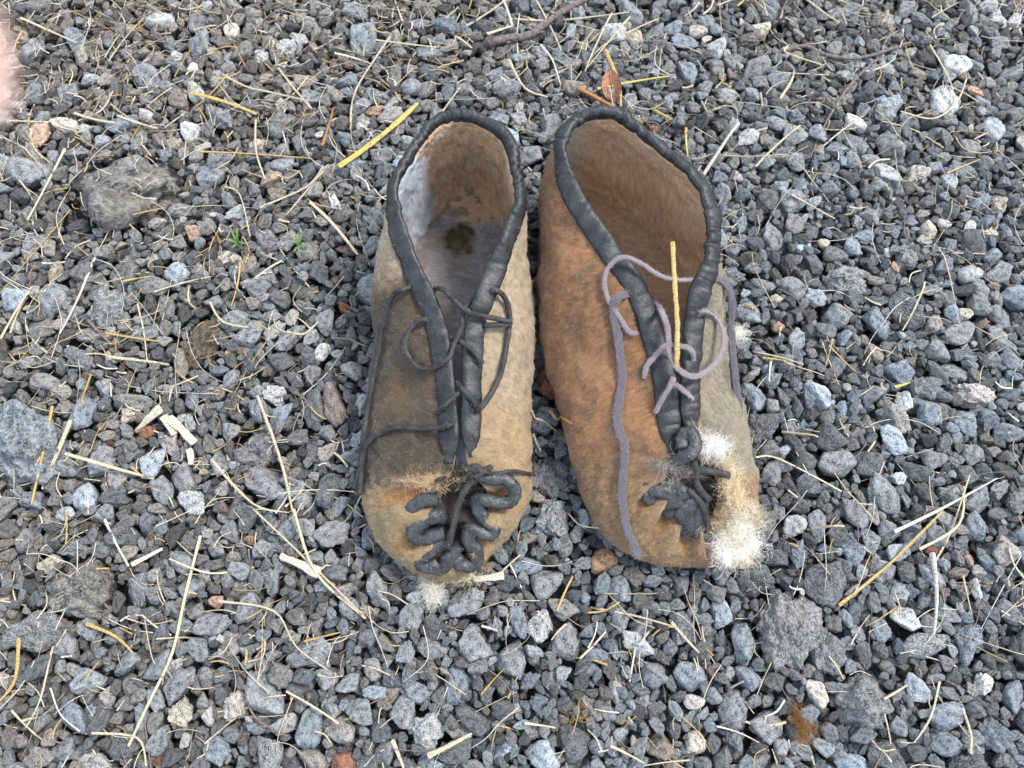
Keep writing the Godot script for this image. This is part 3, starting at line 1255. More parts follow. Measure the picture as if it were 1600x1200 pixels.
func make_shoes():
	shoe_materials()
	var left := shoe_root("shoe")
	used_names["shoe"] = 0
	tag(left, "tan felt shoe with dark soiled instep and black cord laces, the narrower left one", "shoe", "pair of felt shoes")
	# edge of the opening: heel, down the left, round the gathered toe, up the right
	var top := mm([-23.8, -304.7, 88, -41.4, -302.9, 88, -56.7, -285, 86, -66.5, -250, 83, -56, -212, 79, -39.8, -178, 70, -33.2, -140, 59, -32.0, -103, 49.5,
		-41, -90, 45, -43.5, -75, 38, -41, -62, 30, -33, -55, 24, -24, -60, 27, -15.5, -73, 35, -13.5, -88, 43, -24.2, -103, 49.5, -25.0, -140, 59, -22.5, -178, 70, -7.5, -215, 79, 4.0, -257, 83, -2.5, -291, 86])
	var wide := mm([-24, -311, 40, -44, -304, 42, -62, -284, 46, -75, -253, 47, -82.5, -217, 40, -85.5, -175, 31, -87.5, -143, 27, -87.6, -113, 24,
		-86, -88, 21, -75, -66, 17, -58, -51, 14, -37, -43, 12, -20, -49, 13, -6, -67, 17, 10.5, -90, 22, 12, -116, 25, 11.8, -148, 28, 11.5, -182, 33, 10.5, -222, 40, 7.0, -260, 47, -5, -294, 45])
	var n := 21.0
	var sk := make_upper(true, top, wide, left, 7.6 / n, 14.4 / n)
	make_binding(sk, (15.1 - 21.0) / n, 7.0 / n, left, "leather_binding", 21, 1.0)
	make_binding(sk, -1.6 / n, 0.75 / n, left, "binding_overlap", 25, 1.22)
	make_tongue(sk, [7.0, 6.5, 6.0, 5.5, 5.0, 4.5, 4.0, 3.6, 3.2], [15.0, 15.5, 16.0, 16.5, 17.0, 17.5, 18.0, 18.4, 18.8], n, left, Color(0.30, 0.29, 0.305), "tongue", 0.006, 0.078)
	make_tongue(sk, [11.0, 10.5, 10.0, 9.5, 9.0, 8.5, 8.0, 7.4, 7.0], [11.0, 11.5, 12.0, 12.5, 13.0, 13.5, 14.0, 14.6, 15.0], n, left, Color(0.060, 0.048, 0.040), "gathered_leather", 0.0015)
	make_fuzz(sk, 17000, left, 51, 0.35)

	var right := shoe_root("shoe_001")
	used_names["shoe"] = 1
	tag(right, "reddish brown felt shoe with purple grey suede laces and white wool at its toe", "shoe", "pair of felt shoes")
	top = mm([48.7, -302.2, 90, 35.5, -296, 90, 29, -276, 88, 38.2, -248.7, 85, 56.5, -220.5, 80, 74, -194, 73, 84, -162, 63, 88.5, -134, 56, 89.5, -111, 50,
		82, -94, 44, 88, -80, 36, 101, -73, 30, 112, -80, 34, 113, -96, 42, 98, -112, 50, 96, -137, 57, 97.5, -166, 64, 101, -193, 73, 109.5, -214.4, 80, 111.5, -237, 85, 96, -270, 88, 71, -297.6, 90])
	wide = mm([47, -313, 42, 29, -303, 44, 18, -281, 48, 15.5, -247, 46, 18.5, -200, 36, 24.5, -158, 31, 31, -130, 28, 37, -108, 25, 44, -88, 22,
		55, -70, 19, 73, -57, 15, 99, -52, 12, 125, -58, 14, 140, -78, 18, 141, -103, 24, 137, -130, 29, 131.5, -165, 37, 128, -195, 46, 126, -215, 50, 122, -243, 50, 102, -277, 50, 74, -303, 46])
	n = 22.0
	sk = make_upper(false, top, wide, right, 8.6 / n, 13.8 / n)
	make_binding(sk, (14.3 - 22.0) / n, 8.0 / n, right, "leather_binding", 22, 1.08)
	make_binding(sk, -1.2 / n, 0.9 / n, right, "binding_overlap", 26, 1.2)
	make_tongue(sk, [8.0, 7.5, 7.0, 6.5, 6.0, 5.5, 5.0, 4.6, 4.2], [14.0, 14.5, 15.0, 15.5, 16.0, 16.5, 17.0, 17.4, 17.8], n, right, Color(0.38, 0.32, 0.30), "tongue", 0.005, 0.078)
	make_tongue(sk, [11.0, 10.6, 10.2, 9.8, 9.3, 8.8, 8.0], [11.0, 11.4, 11.8, 12.2, 12.8, 13.3, 14.0], n, right, Color(0.060, 0.048, 0.040), "gathered_leather", 0.0015)
	make_fuzz(sk, 19000, right, 52, 0.5)
	landmarks.append(["left shoe", -0.04, -0.17])
	landmarks.append(["right shoe", 0.08, -0.17])
	landmarks.append(["left shoe's toe", -0.035, -0.05])
	landmarks.append(["right shoe's toe", 0.1, -0.06])
	landmarks.append(["left shoe's heel", -0.03, -0.31])
	landmarks.append(["right shoe's heel", 0.05, -0.31])
	make_left_trim(left)
	make_right_trim(right)

func make_left_trim(root: Node3D):
	cord("gathered_piping", [-18, -95.8, 51, -9.7, -94.7, 50, -2.1, -93.7, 49, 1.7, -88.4, 46, -1.4, -83.3, 43.5, -9.8, -83.2, 44, -18.1, -84.5, 44.5, -18.7, -79.7, 42, -14.4, -74.5, 38.5, -9.8, -70.5, 35.5, -12.3, -66.9, 34, -18.3, -68.6, 35.5, -23.2, -69.8, 36.5, -23.9, -63.9, 33, -19.5, -58.8, 29, -20.2, -52.3, 25, -26.8, -51.6, 25, -31.2, -55.8, 28, -30.5, -60.9, 31], 0.00377, roll_mat, root, 31)
	cord("gathered_piping", [-40.3, -84.6, 45.5, -45.2, -84.6, 45.5, -49.9, -83.2, 44, -54.5, -80.4, 42, -57.2, -76.5, 38.5], 0.0038799999999999998, roll_mat, root, 32)
	cord("gathered_piping", [-36.7, -76.2, 40, -44.4, -75.9, 40, -50.7, -71.7, 38, -54.1, -66.4, 34, -46.5, -65.7, 34, -37.2, -68.3, 35.5], 0.00458, roll_mat, root, 33)
	cord("gathered_piping", [-36.5, -64, 33.5, -43.7, -59.6, 30.5, -49.8, -55.1, 27.5, -48.6, -51.3, 24.5, -43.9, -51.9, 25.5], 0.00424, roll_mat, root, 34)
	cord("gathered_piping", [-45.2, -52.5, 26.5, -40, -49.6, 24.5, -35.3, -52.8, 27, -36.7, -57.3, 29.5], 0.00366, roll_mat, root, 35)
	cord("lace", [-56.9, -198.2, 73.5, -61.2, -195.6, 75.5, -65.7, -195.2, 71.5, -70.2, -191.3, 66.5, -73.5, -182.2, 60.5, -76.8, -171, 49.5, -80.1, -155.3, 44, -83.5, -138.2, 37, -85.5, -120.1, 33.5, -87.9, -103, 26.5, -88.4, -94.5, 24.5, -86.3, -91.3, 29, -86.5, -100.9, 27.5, -85.4, -110.8, 33, -81.7, -118, 38, -73.8, -122.5, 43.5, -64, -123.7, 49.5, -48.7, -121.9, 53.5, -38.1, -120.5, 60, -32.9, -121.9, 61.5, -30.1, -134.6, 27.5, -17.7, -130.8, 62, -12, -139.4, 59, -6.2, -152.8, 59, -2.5, -171, 63.5, -1.4, -186.9, 65, -4.7, -193.7, 71.5, -9.2, -195.1, 76.5, -12.8, -194.8, 74], 0.00155, cord_mat, root, 36)
	cord("lace", [-50.8, -233.9, 3, -37.8, -194.3, 78, -32, -188.8, 76, -25.4, -183.5, 74.5, -17.9, -180.4, 75, -9.2, -179.8, 72, -2.5, -179.2, 69.5, -1.1, -178.4, 68, -3.9, -177.6, 68, -9.2, -177.1, 69.5, -15.1, -176.3, 70], 0.0015, cord_mat, root, 37)
	cord("lace", [-19, -195.3, 73, -24.2, -190, 70, -27.1, -183.7, 70, -28.3, -174.7, 70, -31.8, -165.1, 70, -34.5, -156.8, 71, -42.8, -152.9, 66.5, -51.2, -154.1, 63.5, -57.2, -159.8, 63.5, -59.4, -166.6, 66.5, -57.2, -173.9, 68, -52.9, -178.4, 70.5, -48.7, -178.4, 73, -46.1, -178.4, 70.5], 0.0015, cord_mat, root, 38)
	cord("lace", [-36, -171.1, 66, -29.7, -167.9, 68, -23.7, -163.4, 70, -18.2, -158, 69, -16.9, -155.4, 66], 0.0016, cord_mat, root, 39)
	cord("lace", [-30.6, -146, 62, -25.1, -139, 65, -19.8, -132.8, 62.5], 0.0015, cord_mat, root, 40)
	cord("lace", [-28.7, -139.8, 62.5, -35.1, -133.1, 64, -40.6, -129.8, 57], 0.0013, cord_mat, root, 41)
	cord("knotted_cord", [-11, -99.9, 54.5, -17.9, -96.3, 54.5, -23.4, -90.4, 52, -28, -83.6, 48, -30.5, -74.6, 45, -33.2, -64.6, 41, -34.7, -59.4, 37], 0.0017, cord_mat, root, 42)
	cord("knotted_cord", [12.7, -102.1, 27, 1.1, -99.3, 47.5, -8.3, -97.2, 51, -17.8, -97, 56, -29.5, -104.7, 19.5, -38, -94.3, 52, -40.9, -93.9, 50], 0.00115, cord_mat, root, 43)
	cord("knotted_cord", [-23.1, -99, 55, -20.2, -99.2, 58.5, -17.1, -97.9, 58, -17.1, -95.5, 56.5, -20.5, -94.6, 56, -22.6, -96.4, 57, -19.8, -97.5, 58.5], 0.0019, cord_mat, root, 44)
	put("frayed_fluff", wool_mesh(Vector3(-0.0456, 0.0110, -0.0394), Vector3(0.0048, 0.003, 0.0080), 2000, 61, Color(0.76, 0.73, 0.66), Color(0.58, 0.52, 0.40)), hair_mat, root)
	put("frayed_fluff", wool_mesh(Vector3(-0.0261, 0.0130, -0.0470), Vector3(0.008, 0.002, 0.0025), 600, 62, Color(0.75, 0.66, 0.48), Color(0.60, 0.47, 0.28)), hair_mat, root)
	put("frayed_fluff", wool_mesh(Vector3(-0.0488, 0.0475, -0.0920), Vector3(0.010, 0.0018, 0.003), 520, 63, Color(0.66, 0.50, 0.30), Color(0.46, 0.31, 0.15)), hair_mat, root)
	put("frayed_fluff", wool_mesh(Vector3(-0.0199, 0.0555, -0.0986), Vector3(0.005, 0.003, 0.003), 160, 64, Color(0.10, 0.085, 0.07), Color(0.3, 0.26, 0.2)), hair_mat, root)
	pass

func make_right_trim(root: Node3D):
	thong("lace", [102, -201.5, 76.5, 91.9, -199.6, 80, 81.5, -200.4, 83, 71.7, -206.4, 85, 61.9, -210.3, 86, 54.9, -208.1, 82, 51.4, -201.1, 78, 53.2, -190.7, 75, 59.1, -181, 72.5, 64.8, -173, 69.5, 69.2, -172.3, 68.5], 0.001292, root, 45, 0.5, true)
	thong("lace", [63.9, -193.2, 75.5, 57.9, -189.7, 77, 56.2, -184.2, 73, 58.2, -172.7, 68.5, 60.4, -157.1, 62.5, 60.7, -145.4, 58.5, 57.9, -128.6, 55, 58.8, -121.1, 53, 61.7, -112.1, 51.5, 61.4, -99.4, 44.5, 60.6, -85.4, 40, 63.1, -71.6, 34.5, 68.5, -60, 27.5, 69.7, -56.8, 25.5], 0.00252, root, 46, 0.1)
	thong("lace", [91.8, -227.1, 3.5, 81.8, -181.1, 78, 84.9, -169.4, 76, 85.3, -159.7, 74, 89.2, -150.8, 72, 96.6, -146.4, 70, 104.5, -149, 68, 111.9, -155.8, 66, 117.3, -166.7, 65.5, 117.4, -176.5, 66, 113.5, -183.5, 67, 105.8, -182.9, 75, 104, -182.7, 70.5], 0.0016320000000000002, root, 47, 0.9, true)
	thong("lace", [73.1, -149, 60, 74.4, -154.6, 65, 79.7, -160.1, 68.5, 83.7, -162.5, 74.5, 92.1, -162.3, 74, 98.1, -160.7, 71.5, 100.8, -157.7, 63], 0.0014280000000000002, root, 48, 0.4, true)
	thong("lace", [79, -130.3, 55.5, 81.7, -135.6, 62, 85.1, -140.5, 68, 87.5, -145.6, 70], 0.0014280000000000002, root, 49, 0.3, true)
	thong("lace", [88.8, -143.4, 66, 93.4, -139.3, 66, 100, -137.5, 57.5], 0.00136, root, 50, 0.3, true)
	thong("lace", [107.2, -200.8, 78.5, 117.3, -204.2, 72, 123.6, -200.9, 66, 126.5, -195.3, 60, 126.4, -184.7, 54, 126.9, -171.6, 50, 128.5, -155, 45, 129.8, -142.7, 41, 131.8, -130.8, 36, 134.1, -120.8, 31, 136.4, -115.2, 26], 0.002184, root, 51, 0.15)
	cord("gathered_piping", [77.8, -85.1, 38, 74.9, -90.2, 42.5, 80, -90, 43.5, 86.2, -88.9, 43.5, 93.3, -91.9, 44.5], 0.00526, roll_mat, root, 52)
	cord("gathered_piping", [87.3, -79, 34.5, 87.2, -83.6, 40, 90.3, -87.2, 43.5, 94.6, -89.9, 44], 0.00595, roll_mat, root, 53)
	cord("gathered_piping", [96.4, -69.1, 28, 96.3, -73.5, 33.5, 94.3, -78.7, 38, 96.5, -83.4, 41, 99.9, -87.9, 41.5], 0.005719999999999999, roll_mat, root, 54)
	cord("gathered_piping", [110, -67.1, 27, 104.7, -68.9, 29, 101.9, -74.1, 34, 103.6, -79.5, 37.5, 102.9, -85.4, 40], 0.00481, roll_mat, root, 55)
	cord("knotted_cord", [98.2, -102.7, 54.5, 100, -98.2, 52.5, 99.8, -93.2, 50, 102.9, -88.2, 47, 107.6, -84.3, 43.5], 0.0019, cord_mat, root, 56)
	cord("knotted_cord", [95.1, -88.7, 48, 99.3, -85.8, 46.5, 103, -81.8, 44, 105.9, -76.2, 40, 108.7, -70.3, 33.5], 0.0018, cord_mat, root, 57)
	cord("knotted_cord", [101.4, -99.5, 51.5, 105.3, -98.3, 52, 111.8, -97.5, 51, 118.1, -96.6, 49], 0.002, cord_mat, root, 58)
	cord("gathered_piping", [93, -110.3, 55.5, 92.6, -115.8, 56.5, 96.7, -118.4, 57.5, 99.1, -113.3, 57.5, 96.7, -107.2, 56.5, 92, -104.7, 55, 87, -103.3, 52], 0.0038799999999999998, roll_mat, root, 59)
	put("wool_tuft", wool_mesh(Vector3(0.1234, 0.0325, -0.0656), Vector3(0.0085, 0.0045, 0.0085), 5600, 65, Color(0.90, 0.87, 0.80), Color(0.74, 0.66, 0.52)), hair_mat, root)
	put("wool_tuft", wool_mesh(Vector3(0.1324, 0.0325, -0.0776), Vector3(0.005, 0.0035, 0.0065), 1500, 75, Color(0.76, 0.71, 0.60), Color(0.58, 0.48, 0.33)), hair_mat, root)
	put("wool_tuft", wool_mesh(Vector3(0.1226, 0.0455, -0.0864), Vector3(0.0034, 0.0028, 0.007), 700, 76, Color(0.84, 0.74, 0.55), Color(0.64, 0.50, 0.30)), hair_mat, root)
	put("wool_tuft", wool_mesh(Vector3(0.1187, 0.0490, -0.0994), Vector3(0.0032, 0.0022, 0.0055), 550, 77, Color(0.86, 0.78, 0.60), Color(0.62, 0.47, 0.27)), hair_mat, root)
	put("wool_tuft", wool_mesh(Vector3(0.1279, 0.0205, -0.0567), Vector3(0.006, 0.004, 0.0045), 1300, 66, Color(0.74, 0.60, 0.38), Color(0.80, 0.74, 0.62)), hair_mat, root)
	put("wool_tuft", wool_mesh(Vector3(0.1115, 0.0525, -0.1100), Vector3(0.0036, 0.0026, 0.0036), 1100, 67, Color(0.90, 0.88, 0.84), Color(0.76, 0.72, 0.65)), hair_mat, root)
	put("wool_tuft", wool_mesh(Vector3(0.1053, 0.0530, -0.1131), Vector3(0.0045, 0.0025, 0.003), 700, 68, Color(0.92, 0.90, 0.85), Color(0.76, 0.72, 0.66)), hair_mat, root)
	put("wool_tuft", wool_mesh(Vector3(0.1314, 0.0500, -0.1800), Vector3(0.0035, 0.0025, 0.003), 500, 69, Color(0.92, 0.88, 0.78), Color(0.80, 0.72, 0.58)), hair_mat, root)
	put("frayed_fluff", wool_mesh(Vector3(0.1195, 0.0475, -0.0927), Vector3(0.004, 0.003, 0.007), 900, 70, Color(0.78, 0.62, 0.38), Color(0.56, 0.40, 0.20)), hair_mat, root)
	put("frayed_fluff", wool_mesh(Vector3(0.0875, 0.0520, -0.1001), Vector3(0.009, 0.003, 0.004), 800, 71, Color(0.16, 0.14, 0.12), Color(0.42, 0.38, 0.33)), hair_mat, root)
	put("frayed_fluff", wool_mesh(Vector3(0.1087, 0.0345, -0.0730), Vector3(0.008, 0.003, 0.004), 600, 72, Color(0.70, 0.58, 0.38), Color(0.5, 0.38, 0.2)), hair_mat, root)
	pass

# ---------------------------------------------------------------- straw
const STRAW := {"pale": [0.84, 0.71, 0.47], "white": [0.92, 0.86, 0.74], "gold": [0.72, 0.48, 0.16], "yellow": [0.86, 0.66, 0.17], "rust": [0.50, 0.22, 0.06], "brown": [0.26, 0.18, 0.14]}
const STRAW_WORDS := {"pale": "pale", "white": "whitish", "gold": "golden", "yellow": "yellow", "rust": "rust orange", "brown": "brown"}
var straw_mats := {}

func straw_material(kind: String) -> StandardMaterial3D:
	if not straw_mats.has(kind):
		var m := StandardMaterial3D.new()
		var t: Array = STRAW[kind]
		m.albedo_color = lin(t[0], t[1], t[2])
		m.albedo_texture = tex["straw"]
		m.roughness = 0.5
		m.metallic_specular = 0.45
		m.backlight_enabled = true
		m.backlight = lin(t[0] * 0.3, t[1] * 0.3, t[2] * 0.3)
		straw_mats[kind] = m
	return straw_mats[kind]

# lays a path [x, z] (metres) over the stones: it rests on the highest of them
func rest(flat: PackedVector2Array, lift: float, sag: float) -> PackedVector3Array:
	var n := flat.size()
	var top := PackedFloat32Array()
	for p in flat:
		top.append(maxf(level(p.x, p.y), shoe_top[cell_at(p.x, p.y)]))
	var y0 := top[0]
	var y1 := top[n - 1]
	var raise := 0.0
	for i in n:
		raise = maxf(raise, top[i] - lerpf(y0, y1, float(i) / (n - 1)))
	var out := PackedVector3Array()
	for i in n:
		var f := float(i) / (n - 1)
		out.append(Vector3(flat[i].x, minf(lerpf(y0, y1, f) + raise * sag, 0.016 if shoe_top[cell_at(flat[i].x, flat[i].y)] < 0.0 else 1.0) + lift, flat[i].y))
	return out

func straw_mesh(keys: PackedVector2Array, w: float, seed_: int, sag := 0.95) -> ArrayMesh:
	var k3 := PackedVector3Array()
	for k in keys:
		k3.append(Vector3(k.x, 0, k.y))
	var fine := PackedVector2Array()
	var r := RandomNumberGenerator.new()
	r.seed = seed_
	if keys.size() == 2:
		var side := Vector2(keys[1].y - keys[0].y, keys[0].x - keys[1].x) * r.randfn(0.0, 0.02)
		for i in 9:
			var f := i / 8.0
			fine.append(keys[0].lerp(keys[1], f) + side * 4.0 * f * (1.0 - f))
	else:
		for p in along(k3, 5):
			fine.append(Vector2(p.x, p.z))
	var pts := rest(fine, w * 0.3, sag)
	var wid := PackedFloat32Array()
	var thk := PackedFloat32Array()
	var ups := PackedVector3Array()
	var roll := r.randfn(0.0, 0.35)
	var flat_ := r.randf_range(0.35, 0.75)
	var tip := r.randf_range(0.35, 0.9)
	for i in pts.size():
		var f := float(i) / (pts.size() - 1)
		var t := (pts[mini(i + 1, pts.size() - 1)] - pts[maxi(i - 1, 0)]).normalized()
		wid.append(w * 0.5 * lerpf(1.0, tip, f) * (1.0 + r.randfn(0.0, 0.05)))
		thk.append(w * 0.5 * flat_ * lerpf(1.0, tip, f))
		ups.append(Vector3.UP.rotated(t, roll + f * r.randfn(0.0, 0.3)))
	return sweep(pts, ups, wid, thk, 8)

func make_straws():
	var r := RandomNumberGenerator.new()
	r.seed = 321
	var i := 0
	for s in STRAWS:
		var keys := PackedVector2Array()
		for q in range(2, s.size(), 2):
			keys.append(Vector2(s[q], s[q + 1]) * 0.001)
		var len := 0.0
		for q in keys.size() - 1:
			len += keys[q].distance_to(keys[q + 1])
		var kind: String = s[0]
		var o := put("straw", straw_mesh(keys, s[1] * 0.001, 500 + i), straw_material(kind))
		var shape := "bent" if keys.size() > 2 else "straight"
		var size := "long" if len > 0.05 else "short" if len < 0.022 else "thin" if s[1] < 1.4 else "broad" if s[1] > 2.5 else "slender"
		tag(o, unique("%s %s %s straw" % [size, shape, STRAW_WORDS[kind]], keys[0].x, keys[0].y), "straw", "straws scattered on the gravel")
		i += 1
	# chaff too small and too many to count
	var v := Node3D.new()
	v.name = "chaff"
	add_child(v)
	tag(v, "fine scraps of broken straw scattered over the gravel", "straw", "", "stuff")
	var lots := {"pale": SurfaceTool.new(), "gold": SurfaceTool.new(), "white": SurfaceTool.new(), "brown": SurfaceTool.new()}
	for k in lots:
		lots[k].begin(Mesh.PRIMITIVE_TRIANGLES)
	for q in 8000:
		var c := Vector2(r.randf_range(-0.46, 0.46), r.randf_range(-0.56, 0.12))
		# thicker on the left and at the back, as the wind left it
		if r.randf() > 0.22 + 0.45 * ss(0.05, -0.25, c.x) + 0.40 * ss(-0.28, -0.45, c.y):
			continue
		var len := 0.011 * exp(r.randfn(0.0, 0.6))
		var dir := r.randf() * TAU
		var keys := PackedVector2Array([c])
		for e in 2:
			dir += r.randfn(0.0, 0.45)
			keys.append(keys[e] + Vector2(cos(dir), sin(dir)) * len * 0.5)
		var over := false
		for e in keys:
			over = over or shoe_top[cell_at(e.x, e.y)] > 0.0
		if over:
			continue
		var kind: String = ["pale", "pale", "pale", "gold", "white", "brown"][r.randi() % 6]
		var m := straw_mesh(keys, r.randf_range(0.0004, 0.0011) * (1.0 if q % 5 else 1.5), 3000 + q, r.randf_range(0.2, 0.7))
		lots[kind].append_from(m, 0, Transform3D.IDENTITY)
	for q in 800:      # hair-fine curling stems
		var keys := PackedVector2Array([Vector2(lerpf(-0.45, 0.42, pow(r.randf(), 1.35)), lerpf(-0.54, 0.06, pow(r.randf(), 1.25)))])
		var dir := r.randf() * TAU
		var bend := r.randfn(0.0, 0.22)
		var len := r.randf_range(0.016, 0.055)
		for e in 4:
			dir += bend + r.randfn(0.0, 0.15)
			keys.append(keys[e] + Vector2(cos(dir), sin(dir)) * len * 0.25)
		var over := false
		for e in keys:
			over = over or shoe_top[cell_at(e.x, e.y)] > 0.0
		if not over:
			lots[["pale", "pale", "white", "brown"][q % 4]].append_from(straw_mesh(keys, r.randf_range(0.0004, 0.0007), 9000 + q, 0.5), 0, Transform3D.IDENTITY)
	for k in lots:
		var o := put("straw_scraps", lots[k].commit(), straw_material(k), v)
		o.set_meta("kind", "stuff")

func flat_path(k: Array) -> PackedVector2Array:
	var keys := PackedVector2Array()
	for q in range(0, k.size(), 2):
		keys.append(Vector2(k[q], k[q + 1]) * 0.001)
	return keys

func twig(label: String, k: Array, w: float, tint: Color, seed_: int):
	var keys := flat_path(k)
	var k3 := PackedVector3Array()
	for q in keys:
		k3.append(Vector3(q.x, 0, q.y))
	var fine := PackedVector2Array()
	for p in along(k3, 7):
		fine.append(Vector2(p.x, p.z))
	var pts := rest(fine, w * 0.35, 0.6)
	var m := StandardMaterial3D.new()
	m.albedo_color = tint
	m.albedo_texture = tex["stone_rough"]
	m.roughness = 0.85
	m.heightmap_enabled = true
	m.heightmap_texture = tex["stone_h_rough"]
	m.heightmap_scale = 0.06
	triplanar(m, 60.0)
	var wid := PackedFloat32Array()
	for i in pts.size():
		wid.append(w * 0.5 * (1.0 - 0.35 * float(i) / pts.size()))
	var o := put("twig", sweep(pts, fill_ups(pts), wid, wid, 9, 0.3, seed_), m)
	tag(o, label, "twig")

func chip(label: String, k: Array, w0: float, w1: float, seed_: int):
	var keys := flat_path(k)
	var fine := PackedVector2Array()
	for i in 7:
		var f := i / 6.0 * (keys.size() - 1)
		var a := mini(int(f), keys.size() - 2)
		fine.append(keys[a].lerp(keys[a + 1], f - a))
	var pts := rest(fine, 0.002, 0.7)
	var r := RandomNumberGenerator.new()
	r.seed = seed_
	var wid := PackedFloat32Array()
	var thk := PackedFloat32Array()
	for i in 7:
		var w := lerpf(w0, w1, i / 6.0) * 0.5 * r.randf_range(0.88, 1.1)
		wid.append(w)
		thk.append(w * 0.5 * r.randf_range(0.85, 1.15))
	var m := StandardMaterial3D.new()
	m.albedo_color = lin(0.84, 0.73, 0.54)
	m.albedo_texture = tex["straw"]
	m.roughness = 0.8
	var o := put("wood_chip", sweep(pts, fill_ups(pts, Vector3(0.25, 1, 0.1).normalized()), wid, thk, 8, 0.25, seed_, 0.55), m)
	tag(o, label, "wood chip", "pale splintered wood chips on the gravel")

func sprout(label: String, x: float, z: float, blades: int, seed_: int):
	var root := Node3D.new()
	root.name = numbered("sprout")
	add_child(root)
	root.position = Vector3(x, crest(x, z, 0.003) - 0.003, z)
	tag(root, label, "plant")
	var m := StandardMaterial3D.new()
	m.albedo_color = lin(0.22, 0.36, 0.09)
	m.albedo_texture = tex["straw"]
	m.roughness = 0.6
	m.backlight_enabled = true
	m.backlight = lin(0.06, 0.10, 0.02)
	var r := RandomNumberGenerator.new()
	r.seed = seed_
	for b in blades:
		var a := r.randf() * TAU
		var out := Vector3(cos(a), 0, sin(a))
		var l := r.randf_range(0.006, 0.013)
		var k := PackedVector3Array([out * 0.0005, out * l * 0.25 + Vector3.UP * l * 0.6, out * l * 0.7 + Vector3.UP * l * 0.8])
		var pts := along(k, 5)
		var wid := PackedFloat32Array()
		for i in pts.size():
			wid.append(0.0008 * sin(lerpf(0.5, 2.95, float(i) / pts.size())))
		put("blade", sweep(pts, fill_ups(pts, Vector3(out.x * -0.6, 0.8, out.z * -0.6)), wid, 0.00018, 6), m, root)

func fibres(called: String, label: String, category: String, x: float, z: float, size: Vector3, count: int, a: Color, b: Color, seed_: int, lift := 0.0015):
	var y := crest(x, z, 0.004) - 0.002
	var o := put(called, wool_mesh(Vector3.ZERO, size, count, seed_, a, b), hair_mat)
	o.position = Vector3(x, y + lift, z)
	tag(o, label, category)

func make_leaf(label: String, x: float, z: float, l: float, w: float, turn: float, tint: Color):
	var root := Node3D.new()
	root.name = numbered("leaf")
	add_child(root)
	root.position = Vector3(x, crest(x, z, l * 0.4) + 0.001, z)
	root.rotation = Vector3(0.3, turn, 0.25)
	tag(root, label, "leaf")
	var v := PackedVector3Array()
	var uv := PackedVector2Array()
	var idx := PackedInt32Array()
	for side in 2:
		for i in 13:
			for k in 7:
				var f := i / 12.0
				var e := k / 3.0 - 1.0
				var half := w * 0.5 * pow(sin(f * PI), 0.7)
				v.append(Vector3(e * half, absf(e) * half * 0.45 - 0.006 * f * f + 0.0006 * sin(f * 23.0 + e * 4.0) - side * 0.0003, (f - 0.5) * l))
				uv.append(Vector2(e * 0.5 + 0.5, f))
	for side in 2:
		for i in 12:
			for k in 6:
				var a := side * 91 + i * 7 + k
				if side == 0:
					idx.append_array(PackedInt32Array([a, a + 1, a + 7, a + 1, a + 8, a + 7]))
				else:
					idx.append_array(PackedInt32Array([a, a + 7, a + 1, a + 1, a + 7, a + 8]))
	var m := StandardMaterial3D.new()
	m.albedo_color = tint
	m.albedo_texture = tex["straw"]
	m.roughness = 0.55
	m.cull_mode = BaseMaterial3D.CULL_DISABLED
	put("blade", make_mesh(v, idx, null, null, uv), m, root)
	var rib := along(PackedVector3Array([Vector3(0, 0.0003, -l * 0.5), Vector3(0, -0.001, 0), Vector3(0, -0.0055, l * 0.5)]), 4)
	put("midrib", sweep(rib, fill_ups(rib), 0.0005, 0.0005, 6), m, root)

# the photographer's fingertip, held close beside the lens: one tapering finger with its nail
func make_finger(tip: Vector3, axis: Vector3, nail_side: Vector3):
	var root := Node3D.new()
	root.name = "person"
	add_child(root)
	root.position = tip
	tag(root, "out of focus pink fingertip of the photographer at the frame's corner", "person")
	var m := StandardMaterial3D.new()
	m.albedo_color = lin(0.50, 0.27, 0.22)
	m.roughness = 0.55
	m.subsurf_scatter_enabled = true
	m.subsurf_scatter_strength = 0.15
	m.heightmap_enabled = true
	m.heightmap_texture = tex["leather_h"]
	m.heightmap_scale = 0.01
	triplanar(m, 60.0)
	var pts := PackedVector3Array()
	var ups := PackedVector3Array()
	var wid := PackedFloat32Array()
	var thk := PackedFloat32Array()
	var side := axis.cross(nail_side).normalized()
	for i in 41:
		var s := i * 0.0021                      # metres from the tip
		var cap := 0.0078
		var r := 0.0078 if s > cap else sqrt(maxf(cap * cap - (cap - s) * (cap - s), 1e-9))
		r *= 1.0 + 0.07 * exp(-pow((s - 0.026) / 0.006, 2.0)) + 0.12 * exp(-pow((s - 0.05) / 0.009, 2.0)) + 0.12 * smoothstep(0.03, 0.08, s)
		var bend := 0.10 * maxf(0.0, s - 0.024) + 0.28 * maxf(0.0, s - 0.050)
		pts.append(axis * (s - 0.0078) - nail_side * bend)
		ups.append(nail_side)
		wid.append(r)
		thk.append(r * 0.9)
	put("finger", sweep(pts, ups, wid, thk, 24), m, root)
	var nm := m.duplicate()
	nm.albedo_color = lin(0.56, 0.35, 0.30)
	nm.roughness = 0.25
	var np := PackedVector3Array()
	var nu := PackedVector3Array()
	var nw := PackedFloat32Array()
	for i in 9:
		var s := 0.0005 + i * 0.00135
		np.append(axis * (s - 0.0078) + nail_side * (0.0062 - 0.0018 * pow(1.0 - i / 8.0, 2.0)))
		nu.append(nail_side)
		nw.append(0.0052 * sin(lerpf(0.75, 2.5, i / 8.0)))
	put("nail", sweep(np, nu, nw, 0.0008, 12), nm, root)

